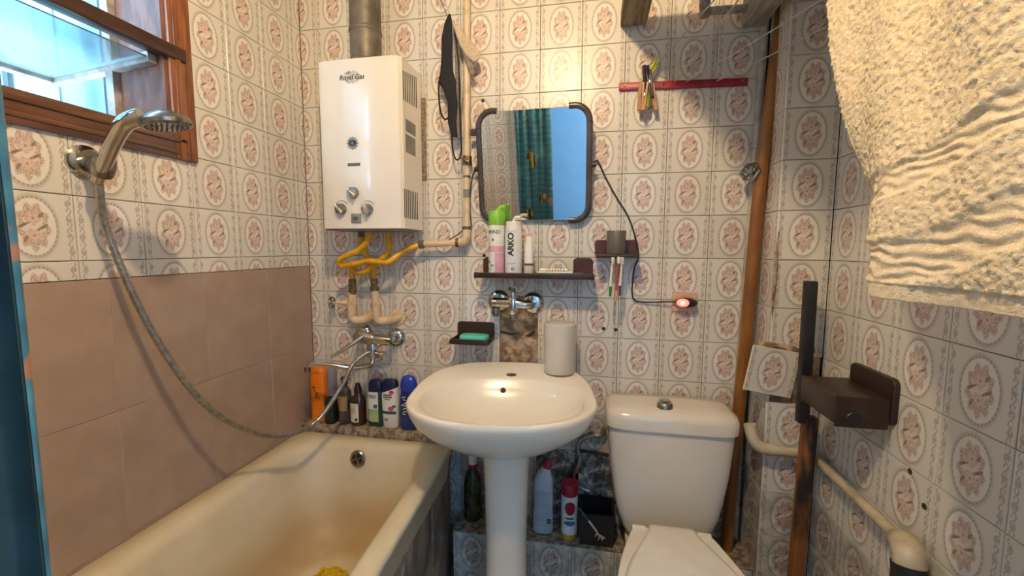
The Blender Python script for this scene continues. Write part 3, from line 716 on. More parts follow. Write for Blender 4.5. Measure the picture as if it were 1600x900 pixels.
# ------------------------------------------------------------------ bottles on the tub ledge
LZ = .5662
def oval_bottle(name, x, y, prof, mt, label, cat='bottle', sy=.62, n=32, exp=2.6, group=None, rz=0):
    t = thing(name, (x, y, LZ), label, cat, group)
    rings = [sring(x, y, LZ+z, r, r*sy, exp, n) for r, z in prof]
    obj('body', rot(loft(rings), 'Z', rz, (x, y, 0)), mt, t); return t
def face_label(t, x, y, half, z0, z1, ry, mt, name='label', parent=None, curve=.35, exp=2.6, a=.035, sy=.62, rz=0, shift=0):
    """label patch hugging the front of an oval bottle (half-width a, depth a*sy)"""
    nx = 12; V = []; 
    for j, z in enumerate((z0, z1)):
        for i in range(nx+1):
            u = shift-half+2*half*i/nx
            q = max(0.0, 1-abs(u/a)**exp)**(1/exp)
            V.append(Vector((x+u, y-a*sy*q-ry, LZ+z)))
    F = [(i, i+1, nx+2+i, nx+1+i) for i in range(nx)]
    return obj(name, rot((V, F), 'Z', rz, (x, y, 0)), mt, parent or t)
b1 = oval_bottle('sunscreen_bottle', -1.213, -.055, [(.026, 0), (.034, .004), (.0345, .12), (.0335, .195), (.030, .205)], M['orange'], 'bright orange plastic tube bottle standing by the pink tiles')
obj('cap', loft([sring(-1.213, -.055, LZ+z, r, r*.7, 2.4, 28) for r, z in ((.030, .205), (.032, .207), (.032, .222), (.028, .228))]), M['orange'], b1)
for dx, dz, a in ((-.010, .148, 15), (-.004, .138, 100), (.004, .124, 20), (.002, .112, 70), (.008, .104, 20)):
    obj('print_stroke', xf(box(-.008, .008, -.0022, .0022, 0, .0022, .0006), T(-1.213+dx, -.0765, LZ+dz) @ BACK @ Matrix.Rotation(R(a), 4, 'Z')), M['oldbrass'], b1)
obj('leaflet_box', box(-1.185, -1.155, -.042, -.014, LZ, LZ+.217, .002), M['lavender'], None, 'lavender grey slim carton behind the dark green box', 'carton')
gb = thing('soap_carton', (-1.146, -.062, LZ), 'small dark green carton between the orange bottle and glassy one', 'carton')
obj('carton', box(-1.167, -1.130, -.088, -.05, LZ, LZ+.105, .002), M['boxdark'], gb)
obj('lid_flap', box(-1.1665, -1.1305, -.0875, -.0505, LZ+.105, LZ+.107, .0006), M['boxdark'], gb)
b3 = oval_bottle('serum_bottle', -1.094, -.055, [(.022, 0), (.026, .003), (.026, .125), (.020, .145), (.010, .152), (.010, .165)], M['graybottle'], 'smoky clear bottle with black cap and brown label', sy=.9, exp=2.1)
obj('cap', lathe([(.013, 0), (.0135, .028), (.011, .031)], (-1.094, -.055, LZ+.163), n=20), M['black'], b3)
face_label(b3, -1.094, -.055, .020, .055, .118, .0008, M['clearbrown'], a=.0262, sy=.9, exp=2.1)
b4 = oval_bottle('pump_bottle', -1.031, -.060, [(.026, 0), (.031, .004), (.0315, .095), (.028, .112), (.014, .128), (.013, .134)], M['amber'], 'amber brown medicine bottle with a cream paper label', sy=.92, exp=2.05)
obj('cap', lathe([(.0155, 0), (.0155, .018), (.011, .028), (.0095, .040), (.0001, .042)], (-1.031, -.060, LZ+.133), n=20), M['amber'], b4)
l4 = face_label(b4, -1.031, -.060, .021, .018, .096, .0008, M['label'], a=.0317, sy=.92, exp=2.05, shift=-.006)
for k, z in enumerate((.085, .076, .070, .064, .058)):
    face_label(b4, -1.031, -.060, .013-.002*(k % 3), z, z+.0022, .0014, M['greyink'], 'print_line', l4, a=.0317, sy=.92, exp=2.05, shift=-.008)
face_label(b4, -1.031, -.060, .005, .024, .036, .0014, M['ink'], 'barcode', l4, a=.0317, sy=.92, exp=2.05, shift=.006)
b5 = oval_bottle('shampoo_bottle', -.953, -.055, [(.026, 0), (.032, .004), (.034, .06), (.0335, .12), (.031, .148)], M['greenbody'], 'dark green shampoo bottle with navy cap and pale label', sy=.6)
obj('cap', loft([sring(-.953, -.055, LZ+z, r, r*.62, 2.4, 28) for r, z in ((.031, .148), (.0315, .160), (.029, .178), (.022, .190), (.008, .194))]), M['navy'], b5)
l5 = face_label(b5, -.953, -.055, .024, .072, .145, .0008, M['labelw'], a=.0342, sy=.6, shift=-.006)
face_label(b5, -.953, -.055, .024, .022, .071, .0008, M['labelg'], 'label', None, a=.0342, sy=.6, shift=-.006)
for k, z in enumerate((.128, .120)): face_label(b5, -.953, -.055, .017, z, z+.004, .0014, M['tealp'], 'print_line', l5, a=.0342, sy=.6, shift=-.006)
face_label(b5, -.953, -.055, .008, .078, .094, .0014, M['tealp'], 'print_leaf', l5, a=.0342, sy=.6, shift=.006)
b6 = oval_bottle('shampoo_bottle', -.888, -.058, [(.028, 0), (.032, .004), (.0345, .06), (.036, .12), (.0352, .140)], M['whiteplastic'], 'white shampoo bottle with navy cap and pink apple print', sy=.6)
def slant(r, z, k): return [Vector((p.x, p.y, p.z+k*(p.x+.888))) for p in sring(-.888, -.058, LZ+z, r, r*.61, 2.6, 28)]
obj('shoulder', loft([slant(.0352, .1395, 0), slant(.0343, .156, .38)]), M['whiteplastic'], b6)
obj('cap', loft([slant(.0338, .156, .38), slant(.0335, .166, .30), slant(.032, .188, .05), slant(.026, .197, 0), slant(.010, .199, 0)]), M['navy'], b6)
pa = dict(a=.0362, sy=.6)
face_label(b6, -.888, -.058, .030, .060, .072, .0006, M['tealp'], 'print_band', **pa)
for z, wd in ((.136, .018), (.127, .020), (.118, .012)): face_label(b6, -.888, -.058, wd, z, z+.005, .0006, M['ink'] if z > .12 else M['greyink'], 'print_line', shift=-.004, **pa)
for ux, uz, r_, mm in ((.014, .150, .010, 'pinkp'), (.010, .083, .012, 'pinkp'), (.022, .092, .008, 'greenbrush'), (-.010, .037, .009, 'greyink')):
    out = [(ux+r_*cos(a*pi/8), uz+r_*.8*sin(a*pi/8)) for a in range(16)]
    V = [Vector((-.888+p[0], -.058-.0362*.6*max(0, 1-abs(p[0]/.0362)**2.6)**(1/2.6)-.001, LZ+p[1])) for p in out]
    obj('print_mark', (V, [tuple(range(16))]), M[mm], b6)
b7 = oval_bottle('shampoo_bottle', -.808, -.060, [(.030, 0), (.036, .004), (.0375, .06), (.0365, .12), (.032, .158)], M['bluebody'], 'deep blue shampoo bottle with rounded bright blue cap', sy=.6)
obj('cap', loft([sring(-.808, -.060, LZ+z, r, r*.66, 2.2, 28) for r, z in ((.030, .158), (.0345, .162), (.0345, .180), (.031, .200), (.022, .214), (.008, .220))]), M['blue'], b7)
for k, (dz, a, hl_) in enumerate(((.136, 8, .008), (.126, -18, .006), (.112, 35, .007), (.103, -10, .009), (.090, 25, .007), (.078, 12, .009), (.068, -15, .006))):
    obj('print_stroke', xf(box(-hl_, hl_, -.0016, .0016, 0, .0022, .0006), T(-.820+.003*(k % 3), -.0835, LZ+dz) @ BACK @ Matrix.Rotation(R(a), 4, 'Z')), M['labelw'], b7)

# ------------------------------------------------------------------ wash basin on pedestal
SX, SY, SA = -.362, -.370, 7
bs = thing('wash_basin', (SX, SY, 0), 'cream oval ceramic wash basin standing on a pedestal', 'sink')
def bring(z, a, bf, bb, cy=0.0, nf=2.25, nb=2.9, N=72, tilt=0.0):
    out = []
    for j in range(N):
        t = 2*pi*j/N; c, s = cos(t), sin(t); n = nb if s > 0 else nf
        x = a*math.copysign(abs(c)**(2/n), c); b_ = bb if s > 0 else bf
        y = cy+b_*math.copysign(abs(s)**(2/n), s)
        out.append(Vector((SX+x, SY+y, z+tilt*(y+.25))))
    return out
tl = .040
rg = [bring(.686, .095, .085, .10), bring(.694, .125, .105, .15), bring(.712, .176, .132, .22), bring(.740, .228, .160, .285), bring(.772, .264, .184, .325),
      bring(.796, .280, .197, .341, tilt=tl), bring(.814, .286, .203, .346, tilt=tl), bring(.823, .287, .204, .347, tilt=tl), bring(.830, .283, .201, .343, tilt=tl), bring(.8305, .276, .194, .335, tilt=tl),
      bring(.8265, .268, .186, .326, tilt=tl), bring(.8255, .254, .177, .190, 0, 2.2, 2.5, tilt=tl), bring(.818, .248, .171, .180, 0, 2.1, 2.3, tilt=tl), bring(.795, .234, .158, .164, 0, 2.1, 2.2, tilt=tl*.6), bring(.762, .190, .130, .130, 0, 2, 2),
      bring(.742, .120, .085, .088, 0, 2, 2), bring(.733, .05, .04, .04, 0, 2, 2), bring(.732, .02, .02, .02, 0, 2, 2)]
bn = obj('bowl', rot(loft(rg, True, True), 'Z', SA, (SX, SY, 0)), M['ceramic'], bs, smooth=60)
pr = [(.085, .10, .000), (.086, .105, .02), (.076, .088, .06), (.068, .075, .18), (.066, .070, .35), (.068, .072, .48), (.072, .078, .60), (.080, .088, .695)]
obj('pedestal', rot(loft([sring(SX+.012, SY+.045, z, a, b, 2.4, 40) for a, b, z in pr]), 'Z', SA, (SX, SY, 0)), M['ceramic'], bs)
obj('tap_hole_plug', lathe([(.018, 0), (.018, .002), (.010, .0035)], (-.372, -.160, .8435), (0, .03, 1), 24), M['greyplastic'], bn)
obj('overflow_ring', lathe([(.0095, 0), (.0095, .004), (.0001, .004)], (-.391, -.2095, .803), (0.12, -.9, .30), 16), M['oldbrass'], bn)
obj('overflow_hole', lathe([(.0065, 0), (.0065, .0006)], (-.3905, -.2132, .8043), (0.12, -.9, .30), 16), M['ink'], bn)
obj('drain', lathe([(.020, 0), (.020, .002), (.006, .003)], (SX, SY, .7325), n=20), M['chrome_d'], bn)
tm = thing('plastic_tumbler', (-.205, -.105, .842), 'white upturned plastic tumbler on the back corner of the basin', 'cup')
obj('cup', lathe([(.049, 0), (.0535, .003), (.0575, .165), (.0560, .174), (.051, .177), (.0001, .177)], (-.207, -.105, .8515), n=40), M['tumbler'], tm)
obj('rim', lathe([(.049, 0), (.0545, 0), (.0550, .006), (.049, .006)], (-.207, -.105, .8515), n=40, cap0=False, cap1=False), M['tumbler'], tm)
# basin mixer on the wall
fm = thing('basin_mixer', (-.37, -.05, 1.05), 'chrome wall mixer with two round rosettes above the basin', 'faucet')
for x, z in ((-.452, 1.088), (-.318, 1.083)):
    ro = obj('rosette', lathe([(.043, 0), (.043, .004), (.038, .012), (.022, .018)], (x, -.0005, z), (0, -1, 0), 32), M['chrome'], fm)
    obj('inlet', cyl((x, -.016, z), (x, -.075, z), .0145, 16), M['chrome'], ro)
obj('body', [tube([(-.452, -.078, 1.090), (-.43, -.084, 1.090), (-.38, -.088, 1.090), (-.34, -.084, 1.086), (-.316, -.076, 1.085)], lambda t: .0215-.006*t, 18, 6), lathe([(.015, 0), (.019, .012), (.019, .055), (.014, .062)], (-.381, -.09, 1.052), n=20)], M['chrome'], fm)
obj('lever', [lathe([(.015, 0), (.016, .012), (.012, .03), (.008, .038)], (-.381, -.092, 1.108), n=18), tube([(-.381, -.092, 1.13), (-.381, -.12, 1.146), (-.381, -.155, 1.150)], lambda t: .008-.002*t, 10, 5)], M['chrome'], fm)
obj('spout_socket', cyl((-.381, -.09, 1.03), (-.381, -.09, 1.056), .0115, 16, .0145), M['chrome_d'], fm)
obj('swivel_nut', [cyl((-.447, -.082, 1.046), (-.447, -.082, 1.072), .016, 16), cyl((-.447, -.082, 1.038), (-.447, -.082, 1.048), .011, 16)], M['chrome_d'], fm)
# soap dish
sd = thing('soap_dish', (-.545, -.03, .93), 'dark brown plastic wall soap dish left of the basin tap', 'soap dish')
obj('back_plate', xf(prism(rrect(.150, .062, .012), .010, b=.003), T(-.545, 0, .970) @ BACK), M['dbrown'], sd)
obj('tray', [box(-.618, -.470, -.108, -.006, .930, .938, .004), box(-.618, -.470, -.110, -.102, .932, .952, .003), box(-.620, -.612, -.108, -.006, .932, .950, .003), box(-.476, -.468, -.108, -.006, .932, .950, .003)], M['dbrown'], sd)
obj('soap_bar', loft([sring(-.536, -.058, .9385+z, .056*k, .034*k, 3.2, 36) for k, z in ((.9, 0), (1, .004), (1, .017), (.92, .022), (.75, .0235))]), M['soap'], None, 'turquoise bar of soap lying in the brown soap dish', 'soap')

# ------------------------------------------------------------------ mirror, shelf and what stands on it
TI = R(8.7)
mt_ = T(-.3145, -.0175, 1.395) @ Matrix.Rotation(R(-2), 4, 'Z') @ Matrix.Rotation(TI, 4, 'X') @ BACK @ T(0, .193, 0)       # local: x right, y up, z out of the glass
mi = thing('wall_mirror', (-.3145, -.02, 1.39), 'rounded rectangular mirror in smoky plastic edging leaning from the wall', 'mirror')
obj('glass', xf(prism(rrect(.392, .386, .05, 8), .004, b=.001), mt_), M['mirror'], mi)
obj('backing', xf(prism(rrect(.386, .380, .05, 8), .006), mt_ @ T(0, 0, -.0065)), M['greysmoke'], mi)
for s_ in (1, -1):
    P = [(s_*.128, .194), (s_*.146, .195)] + [(s_*(.146+.052*sin(R(a))), .143+.052*cos(R(a))) for a in range(15, 91, 15)]
    P += [(s_*.199, .10), (s_*.199, .05), (s_*.199, 0), (s_*.199, -.05), (s_*.199, -.10)] + [(s_*(.146+.052*cos(R(a))), -.143-.052*sin(R(a))) for a in range(0, 91, 15)] + [(s_*.128, -.194)]
    ed = obj('side_edging', xf(tube([(p[0], p[1], .001) for p in P], .0115, 12, 3, up=(0, 0, 1), sx=.9), mt_), M['greysmoke'], mi)
    for y in (.14, .045, -.04, -.14): obj('joint', xf(tube([(s_*.199+.0122*cos(a*pi/6), y, .001+.0108*sin(a*pi/6)) for a in range(12)], .0012, 6, 1, True, False), mt_), M['ink'], ed)
    obj('mount_lug', xf(cyl((s_*.208, -.003, 0), (s_*.222, -.003, 0), .009, 10), mt_), M['dbrown'], mi)
obj('hanging_lug', xf(box(-.232, -.205, .115, .14, -.01, .004, .004), mt_), M['greysmoke'], mi)
sh = thing('bathroom_shelf', (-.30, -.05, 1.18), 'dark brown plastic shelf under the mirror crowded with toiletries', 'shelf')
obj('board', box(-.515, -.090, -.118, -.004, 1.186, 1.198, .004), M['dbrown'], sh)
obj('front_lip', box(-.515, -.090, -.121, -.114, 1.183, 1.203, .003), M['dbrown'], sh)
obj('end_bracket', xf(prism(rrect(.072, .075, .014), .010, b=.003), T(-.132, 0, 1.218) @ BACK), M['redbrown'], sh)
obj('end_bracket', xf(prism(rrect(.072, .075, .014), .010, b=.003), T(-.478, 0, 1.218) @ BACK), M['redbrown'], sh)
obj('end_cap', cyl((-.519, -.112, 1.193), (-.508, -.112, 1.193), .011, 14), M['dbrown'], sh)
ZS = 1.1985
af = thing('air_freshener_can', (-.447, -.066, ZS), 'tall air freshener spray can with lime green cap', 'spray can')
cb = obj('can', lathe([(.027, 0), (.0300, .003), (.0300, .172), (.0275, .178)], (-.447, -.066, ZS), n=36), M['labelw'], af)
cp = obj('cap', [lathe([(.0300, 0), (.0305, .004), (.0295, .045), (.026, .052), (.0001, .053)], (-.447, -.066, ZS+.176), n=36)], M['limegreen'], af)
obj('trigger', [tube([(-.445, -.066, ZS+.222), (-.432, -.064, ZS+.240), (-.422, -.062, ZS+.240), (-.4245, -.054, ZS+.222), (-.4245, -.050, ZS+.205)], .0085, 12, 5)], M['limegreen'], cp)
obj('lettering', wrap(mv(slice_x(textmesh('WIND', .0185, .0003, .1, .0003)), (-.0, ZS+.150, .0003)), -.447, -.066, .0300, -100), M['greenbody'], cb)
obj('label_band', wrap(mv(gridpatch(-.045, .045, .078, .100, 16, 1, .0003), (0, ZS, 0)), -.447, -.066, .0300), M['labelp'], cb)
obj('label_print', wrap(mv(gridpatch(.0, .045, .002, .076, 16, 1, .0003), (0, ZS, 0)), -.447, -.066, .0300), M['labelp'], cb)
obj('logo_dot', wrap(mv(gridpatch(-.004, .004, .118, .126, 4, 1, .0004), (0, ZS, 0)), -.447, -.066, .0300, -105), M['greyplastic'], cb)
for k in range(5):
    a = k*2.1; obj('leaf_print', wrap(mv(([Vector(((-.010+.010*cos(a)+.008*cos(b)*cos(a)-.004*sin(b)*sin(a)), .030+.014*sin(a)+.008*cos(b)*sin(a)+.004*sin(b)*cos(a), .0006)) for b in [2*pi*q/10 for q in range(10)]], [tuple(range(10))]), (0, ZS, 0)), -.447, -.066, .0300, -110), M['greenbody'] if k % 2 else M['labelg'], cb)
sf = thing('shaving_foam_can', (-.3825, -.070, ZS), 'white shaving foam can with vertical black lettering', 'spray can')
cb = obj('can', lathe([(.029, 0), (.0315, .003), (.0315, .150), (.0290, .160), (.0285, .162)], (-.3825, -.070, ZS), n=36), M['labelw'], sf)
obj('cap', lathe([(.0285, 0), (.0285, .024), (.026, .027), (.0001, .027)], (-.3825, -.070, ZS+.161), n=36), M['whiteplastic'], sf)
lt = textmesh('ARKO', .0310, .0003, 0, .0011, .95)
lt = slice_x(([Vector((-v.y, v.x, v.z)) for v in lt[0]], lt[1]))
obj('lettering', wrap(mv(lt, (.0, ZS+.106, .0003)), -.3825, -.070, .0315, -98), M['ink'], cb)
for z, hw in ((.150, .020), (.038, .016), (.034, .014)): obj('print_line', wrap(mv(gridpatch(-hw, hw, z, z+.0012, 12, 1, .0004), (0, ZS, 0)), -.3825, -.070, .0315, -98), M['greyink'], cb)
obj('lettering', wrap(mv(slice_x(([Vector((-v.y, v.x, v.z)) for v in textmesh('n', .022, .0003, 0, .0006)[0]], textmesh('n', .022, .0003, 0, .0006)[1])), (.006, ZS+.018, .0004)), -.3825, -.070, .0315, -98), M['tealp'], cb)
obj('nozzle', tube([(-.3825, -.070, ZS+.186), (-.380, -.072, ZS+.196), (-.372, -.078, ZS+.203), (-.356, -.085, ZS+.200)], .006, 10, 4), M['whiteplastic'], sf)
tt = thing('toothpaste_tube', (-.325, -.075, ZS), 'white tube standing on its cap with a pink crimped end', 'tube')
obj('cap', lathe([(.0175, 0), (.018, .002), (.0175, .030)], (-.325, -.075, ZS), n=24), M['label'], tt)
obj('collar', lathe([(.0185, 0), (.0185, .008)], (-.325, -.075, ZS+.030), n=24), M['greyplastic'], tt)
obj('tube', loft([[(-.325+a_*cos(2*pi*j/24), -.075+b_*sin(2*pi*j/24), ZS+z) for j in range(24)] for a_, b_, z in ((.0165, .0165, .038), (.0165, .0155, .055), (.0135, .009, .10), (.0105, .003, .135))]), M['whiteplastic'], tt)
obj('crimp', box(-.3355, -.3145, -.0772, -.0728, ZS+.133, ZS+.148, .001), M['labelp'], tt)
rz = thing('razor_case', (-.235, -.07, ZS), 'flat white plastic case lying on the brown shelf', 'case')
obj('case', box(-.290, -.165, -.105, -.045, ZS, ZS+.010, .003), M['whiteplastic'], rz)
obj('rim', box(-.292, -.163, -.107, -.043, ZS+.004, ZS+.006, .0008), M['greyink'], rz)
st = thing('striped_pencil', (-.23, -.08, ZS+.0102), 'thin white stick with black spiral stripes on the flat case', 'pencil')
obj('shaft', cyl((-.284, -.085, ZS+.0155), (-.185, -.085, ZS+.0155), .0052, 12), M['whiteplastic'], st)
for k in range(7):
    x = -.258+.010*k; obj('stripe', tube([(x-.002+.006*q/8, -.085+.0054*cos(q*pi/4), ZS+.0155+.0054*sin(q*pi/4)) for q in range(9)], .0011, 6, 1, smooth=False), M['ink'], st)
obj('small_comb', [box(-.175, -.130, -.095, -.06, ZS, ZS+.006, .002)], M['greyplastic'], None, 'small grey plastic comb at the end of the brown shelf', 'comb')

# ------------------------------------------------------------------ cup holder with toothbrushes
ch = thing('tumbler_holder', (-.015, -.03, 1.26), 'dark brown plastic tumbler holder right of the shelf', 'holder')
obj('back_plate', xf(prism(rrect(.150, .060, .010), .010, b=.003), T(-.015, 0, 1.292) @ BACK), M['redbrown'], ch)
obj('shelf', box(-.088, .058, -.105, -.004, 1.262, 1.270, .003), M['dbrown'], ch)
obj('ring', lathe([(.0345, 0), (.040, 0), (.040, .010), (.0345, .010), (.0345, 0)], (-.018, -.064, 1.262), n=28, cap0=False, cap1=False), M['dbrown'], ch)
obj('tumbler', lathe([(.030, 0), (.032, .002), (.0335, .080), (.0325, .082), (.031, .080), (.029, .006), (.0001, .006)], (-.018, -.064, 1.2705), n=36), M['greyplastic'], None, 'dark grey plastic tumbler standing in the brown holder', 'cup')
for x, y, z0, z1, hm, mm, lb_ in ((-.034, -.097, 1.125, 1.245, 'whiteplastic', 'greenbrush', 'white toothbrush with green handle end hanging under the tumbler'), (-.014, -.099, 1.112, 1.247, 'redbrush', 'pinwood', 'coral red toothbrush hanging under the tumbler holder'), (-.002, -.095, 1.128, 1.245, 'whiteplastic', 'violetbrush', 'white toothbrush with violet handle end hanging under the tumbler')):
    t = thing('toothbrush', (x, y, z0), lb_, 'toothbrush', 'toothbrushes under the tumbler')
    obj('neck', tube([(x+.004, y+.004, z1+.018), (x+.003, y, z1), (x, y, (z0+z1)/2), (x-.001, y, z0+.03)], lambda q: .0028+.0022*q, 10, 5), M[hm], t)
    obj('grip', tube([(x-.001, y, z0+.035), (x-.001, y, z0+.016), (x-.002, y, z0)], lambda q: .0052-.001*q, 10, 5), M[mm], t)
    obj('bristles', box(x-.001, x+.009, y-.009, y+.001, z1-.008, z1+.016, .001), M['bristle'], t)

# ------------------------------------------------------------------ socket, plug and cables
so = thing('wall_socket', (.228, -.01, 1.066), 'peach coloured flat wall socket holding the red plug', 'socket')
obj('plate', xf(prism(rrect(.084, .070, .004), .010, b=.002), T(.228, 0, 1.1025) @ BACK), M['socket'], so)
obj('inner_ring', lathe([(.026, 0), (.024, .003)], (.228, -.0098, 1.106), (0, -1, 0), 24), M['socket'], so)
pl = thing('lit_plug', (.228, -.04, 1.09), 'oval black plug with a glowing red indicator light', 'plug')
obj('plug_body', xf(loft([[(a_*cos(2*pi*j/24), b_*sin(2*pi*j/24), z) for j in range(24)] for a_, b_, z in ((.028, .011, 0), (.037, .0165, .006), (.037, .0165, .022), (.030, .013, .030), (.012, .005, .033))]), T(.230, -.012, 1.102) @ BACK), M['black'], pl)
obj('red_lens', xf(loft([[(a_*cos(2*pi*j/20), b_*sin(2*pi*j/20), z) for j in range(20)] for a_, b_, z in ((.022, .014, .020), (.021, .0135, .030), (.015, .010, .035), (.004, .003, .037))]), T(.217, -.013, 1.102) @ BACK), M['led'], pl)
obj('light_core', xf(sphere((0, 0, 0), .0055), T(.214, -.0485, 1.102)), M['ledhot'], pl)
obj('power_cable', tube([(-.098, -.022, 1.598), (-.085, -.010, 1.60), (-.05, -.006, 1.53), (-.014, -.006, 1.468), (.025, -.006, 1.405), (.050, -.012, 1.335), (.064, -.014, 1.265), (.050, -.008, 1.21), (.047, -.006, 1.125), (.065, -.008, 1.100), (.12, -.012, 1.098), (.17, -.02, 1.102), (.205, -.026, 1.1025)], .0028, 8, 8), M['cable'], None, 'thin black cable from the mirror down to the lit plug', 'cable')
obj('mirror_wire', tube([(-.522, -.03, 1.59), (-.535, -.01, 1.598), (-.552, -.012, 1.57), (-.562, -.012, 1.50), (-.563, -.012, 1.43), (-.558, -.012, 1.37)], .0022, 8, 6), M['cable'], None, 'thin black wire hanging between the gas pipe and the mirror', 'wire')
obj('spark_wire', tube([(-.655, -.012, 1.318), (-.64, -.02, 1.326), (-.61, -.02, 1.343), (-.587, -.02, 1.362)], .0022, 8, 6), M['cable'], None, 'short black wire end above the branch of the gas pipe', 'wire')

# ------------------------------------------------------------------ face masks hanging from a string
obj('mask_string', tube([(-.622, -.056, 2.125), (-.645, -.05, 2.185), (-.70, -.04, 2.30), (-.74, -.001, 2.40)], .0022, 6, 5), M['cord'], None, 'thin string from which the face masks hang', 'string')
fmk = thing('face_mask', (-.62, -.06, 1.61), 'black cloth face mask with elastic ear loops', 'mask', 'face masks on the string')
V = []; F = []
prof = [(2.128, -.626, .004), (2.10, -.628, .015), (2.05, -.631, .021), (1.98, -.632, .021), (1.93, -.637, .025), (1.895, -.637, .035), (1.87, -.622, .024), (1.82, -.616, .019), (1.75, -.613, .016), (1.70, -.611, .012)]
rings = [[(x+hw*cos(2*pi*j/20)+.004*sin(z*60), -.060+(.006+.004*sin(z*35))*sin(2*pi*j/20), z) for j in range(20)] for z, x, hw in prof]
obj('cloth', loft(rings), M['blackcloth'], fmk)
obj('ear_loop', tube([(-.665, -.06, 1.893), (-.667, -.06, 1.85), (-.660, -.06, 1.79), (-.645, -.06, 1.764), (-.628, -.06, 1.772), (-.622, -.06, 1.80)], .0032, 8, 6), M['blackcloth'], fmk)
obj('ear_loop', tube([(-.618, -.06, 1.705), (-.616, -.06, 1.66), (-.606, -.06, 1.622), (-.592, -.06, 1.618), (-.583, -.06, 1.645), (-.583, -.06, 1.70), (-.587, -.06, 1.80), (-.59, -.058, 1.95), (-.605, -.058, 2.08)], .0032, 8, 6), M['blackcloth'], fmk)
def ribbon(P, wds, th=.003):
    pts = catmull(P, 6); n = len(pts); rings = []
    for i, p in enumerate(pts):
        t = i/(n-1); k = t*(len(wds)-1); a = int(min(k, len(wds)-2)); hw = wds[a]+(wds[a+1]-wds[a])*(k-a)
        d = (pts[min(i+1, n-1)]-pts[max(i-1, 0)]).normalized(); u = d.cross(Vector((0, 1, 0))).normalized(); v = d.cross(u)
        rings.append([p+u*hw*cos(2*pi*j/14)+v*th*sin(2*pi*j/14) for j in range(14)])
    return loft(rings)
m2 = thing('face_mask', (-.60, -.05, 1.70), 'grey folded cloth mask hanging behind the black one', 'mask', 'face masks on the string')
obj('cloth', ribbon([(-.612, -.048, 2.11), (-.603, -.046, 2.05), (-.598, -.046, 1.95), (-.598, -.046, 1.85), (-.600, -.046, 1.76), (-.600, -.046, 1.70)], [.004, .009, .010, .009, .008, .006]), M['greycloth'], m2)
obj('ear_loop', tube([(-.588, -.054, 1.95), (-.583, -.054, 1.90), (-.581, -.054, 1.85), (-.584, -.054, 1.822), (-.589, -.054, 1.83), (-.590, -.054, 1.88)], .002, 8, 5), M['cord'], m2)
m3 = thing('face_mask', (-.55, -.055, 1.93), 'beige cloth mask with its free end sticking out over the gas pipe', 'mask', 'face masks on the string')
obj('cloth', ribbon([(-.610, -.060, 2.10), (-.59, -.066, 2.065), (-.565, -.070, 2.025), (-.535, -.07, 1.985), (-.520, -.068, 1.958)], [.004, .010, .020, .024, .012], .005), M['beigecloth'], m3)
obj('strap', ribbon([(-.590, -.062, 2.07), (-.576, -.064, 2.02), (-.556, -.064, 1.97), (-.542, -.062, 1.935), (-.536, -.06, 1.915)], [.003, .006, .009, .010, .006], .002), M['greycloth'], m3)

# ------------------------------------------------------------------ clothes-line rail, cords and pins
ra = thing('clothesline_rail', (.19, -.01, 1.84), 'red painted metal rail on the wall from which cords run', 'rail')
obj('bar', xf(box(-.209, .209, -.012, -.0005, -.013, .013, .003), T(.189, 0, 1.851) @ Matrix.Rotation(R(1.5), 4, 'Y')), M['redmetal'], ra)
for x in (.0, .13, .26, .38): obj('screw', lathe([(.005, 0), (.004, .002)], (x, -.012, 1.853-.026*(x-.19)), (0, -1, 0), 10), M['chrome_d'], ra)
cg = 'clothes lines'
def cord(a, b, sag, label):
    a, b = Vector(a), Vector(b)
    obj('clothes_line', tube([a+(b-a)*t-Vector((0, 0, sag*4*t*(1-t))) for t in (0, .25, .5, .75, 1)], .0019, 6, 6), M['cord'], None, label, 'cord', cg)
cord((.088, -.014, 1.905), (.5, YF+.004, 2.0), .006, 'white clothes line leaving the clothes pins at the free end of the red rail')
cord((.200, -.013, 1.856), (.600, -.80, 1.90), .01, 'white clothes line from the middle of the red rail to the wall behind the towel')
cord((.300, -.013, 1.853), (.600, -.52, 1.885), .01, 'white clothes line from the pipe end of the red rail, the shorter one')
cord((.165, -.013, 1.857), (.36, YF+.004, 1.93), .004, 'white clothes line carrying the cream towel')
def pin(loc, tilt, rz, m_, label):
    t = thing('clothes_pin', loc, label, 'clothes pin', 'clothes pins on the red rail')
    Mx = T(*loc) @ Matrix.Rotation(R(rz), 4, 'Z') @ Matrix.Rotation(R(tilt), 4, 'Y')
    for s_ in (-1, 1):
        obj('jaw', xf(rot(box(-.0078 if s_ < 0 else .0008, -.0008 if s_ < 0 else .0078, -.007, .007, -.045, .045, .0016), 'Y', s_*3.2), Mx), M[m_], t)
    obj('spring', xf(cyl((0, -.006, .006), (0, .006, .006), .0042, 10), Mx), M['chrome_d'], t)
pin((.086, -.040, 1.893), 28, 10, 'yelgreen', 'yellow green clothes pin sticking up highest from the bunch')
pin((.060, -.034, 1.862), 18, -20, 'yelgreen', 'yellow green clothes pin clamped across the red rail')
pin((.066, -.050, 1.860), -4, 30, 'purple', 'dark purple clothes pin hanging straight in the bunch')
pin((.080, -.055, 1.842), -10, -15, 'purple', 'dark purple clothes pin leaning away from the mirror')
pin((.052, -.045, 1.806), 6, 25, 'pinwood', 'pale wooden clothes pin hanging nearest the mirror')
pin((.062, -.062, 1.800), 3, -10, 'pinwood', 'pale wooden clothes pin hanging in the middle of the bunch')
pin((.074, -.05, 1.812), 9, 40, 'yelgreen', 'yellow green clothes pin hanging between the wooden ones')
pin((.092, -.045, 1.802), -14, 10, 'pinwood', 'pale wooden clothes pin splayed towards the brown pipe')

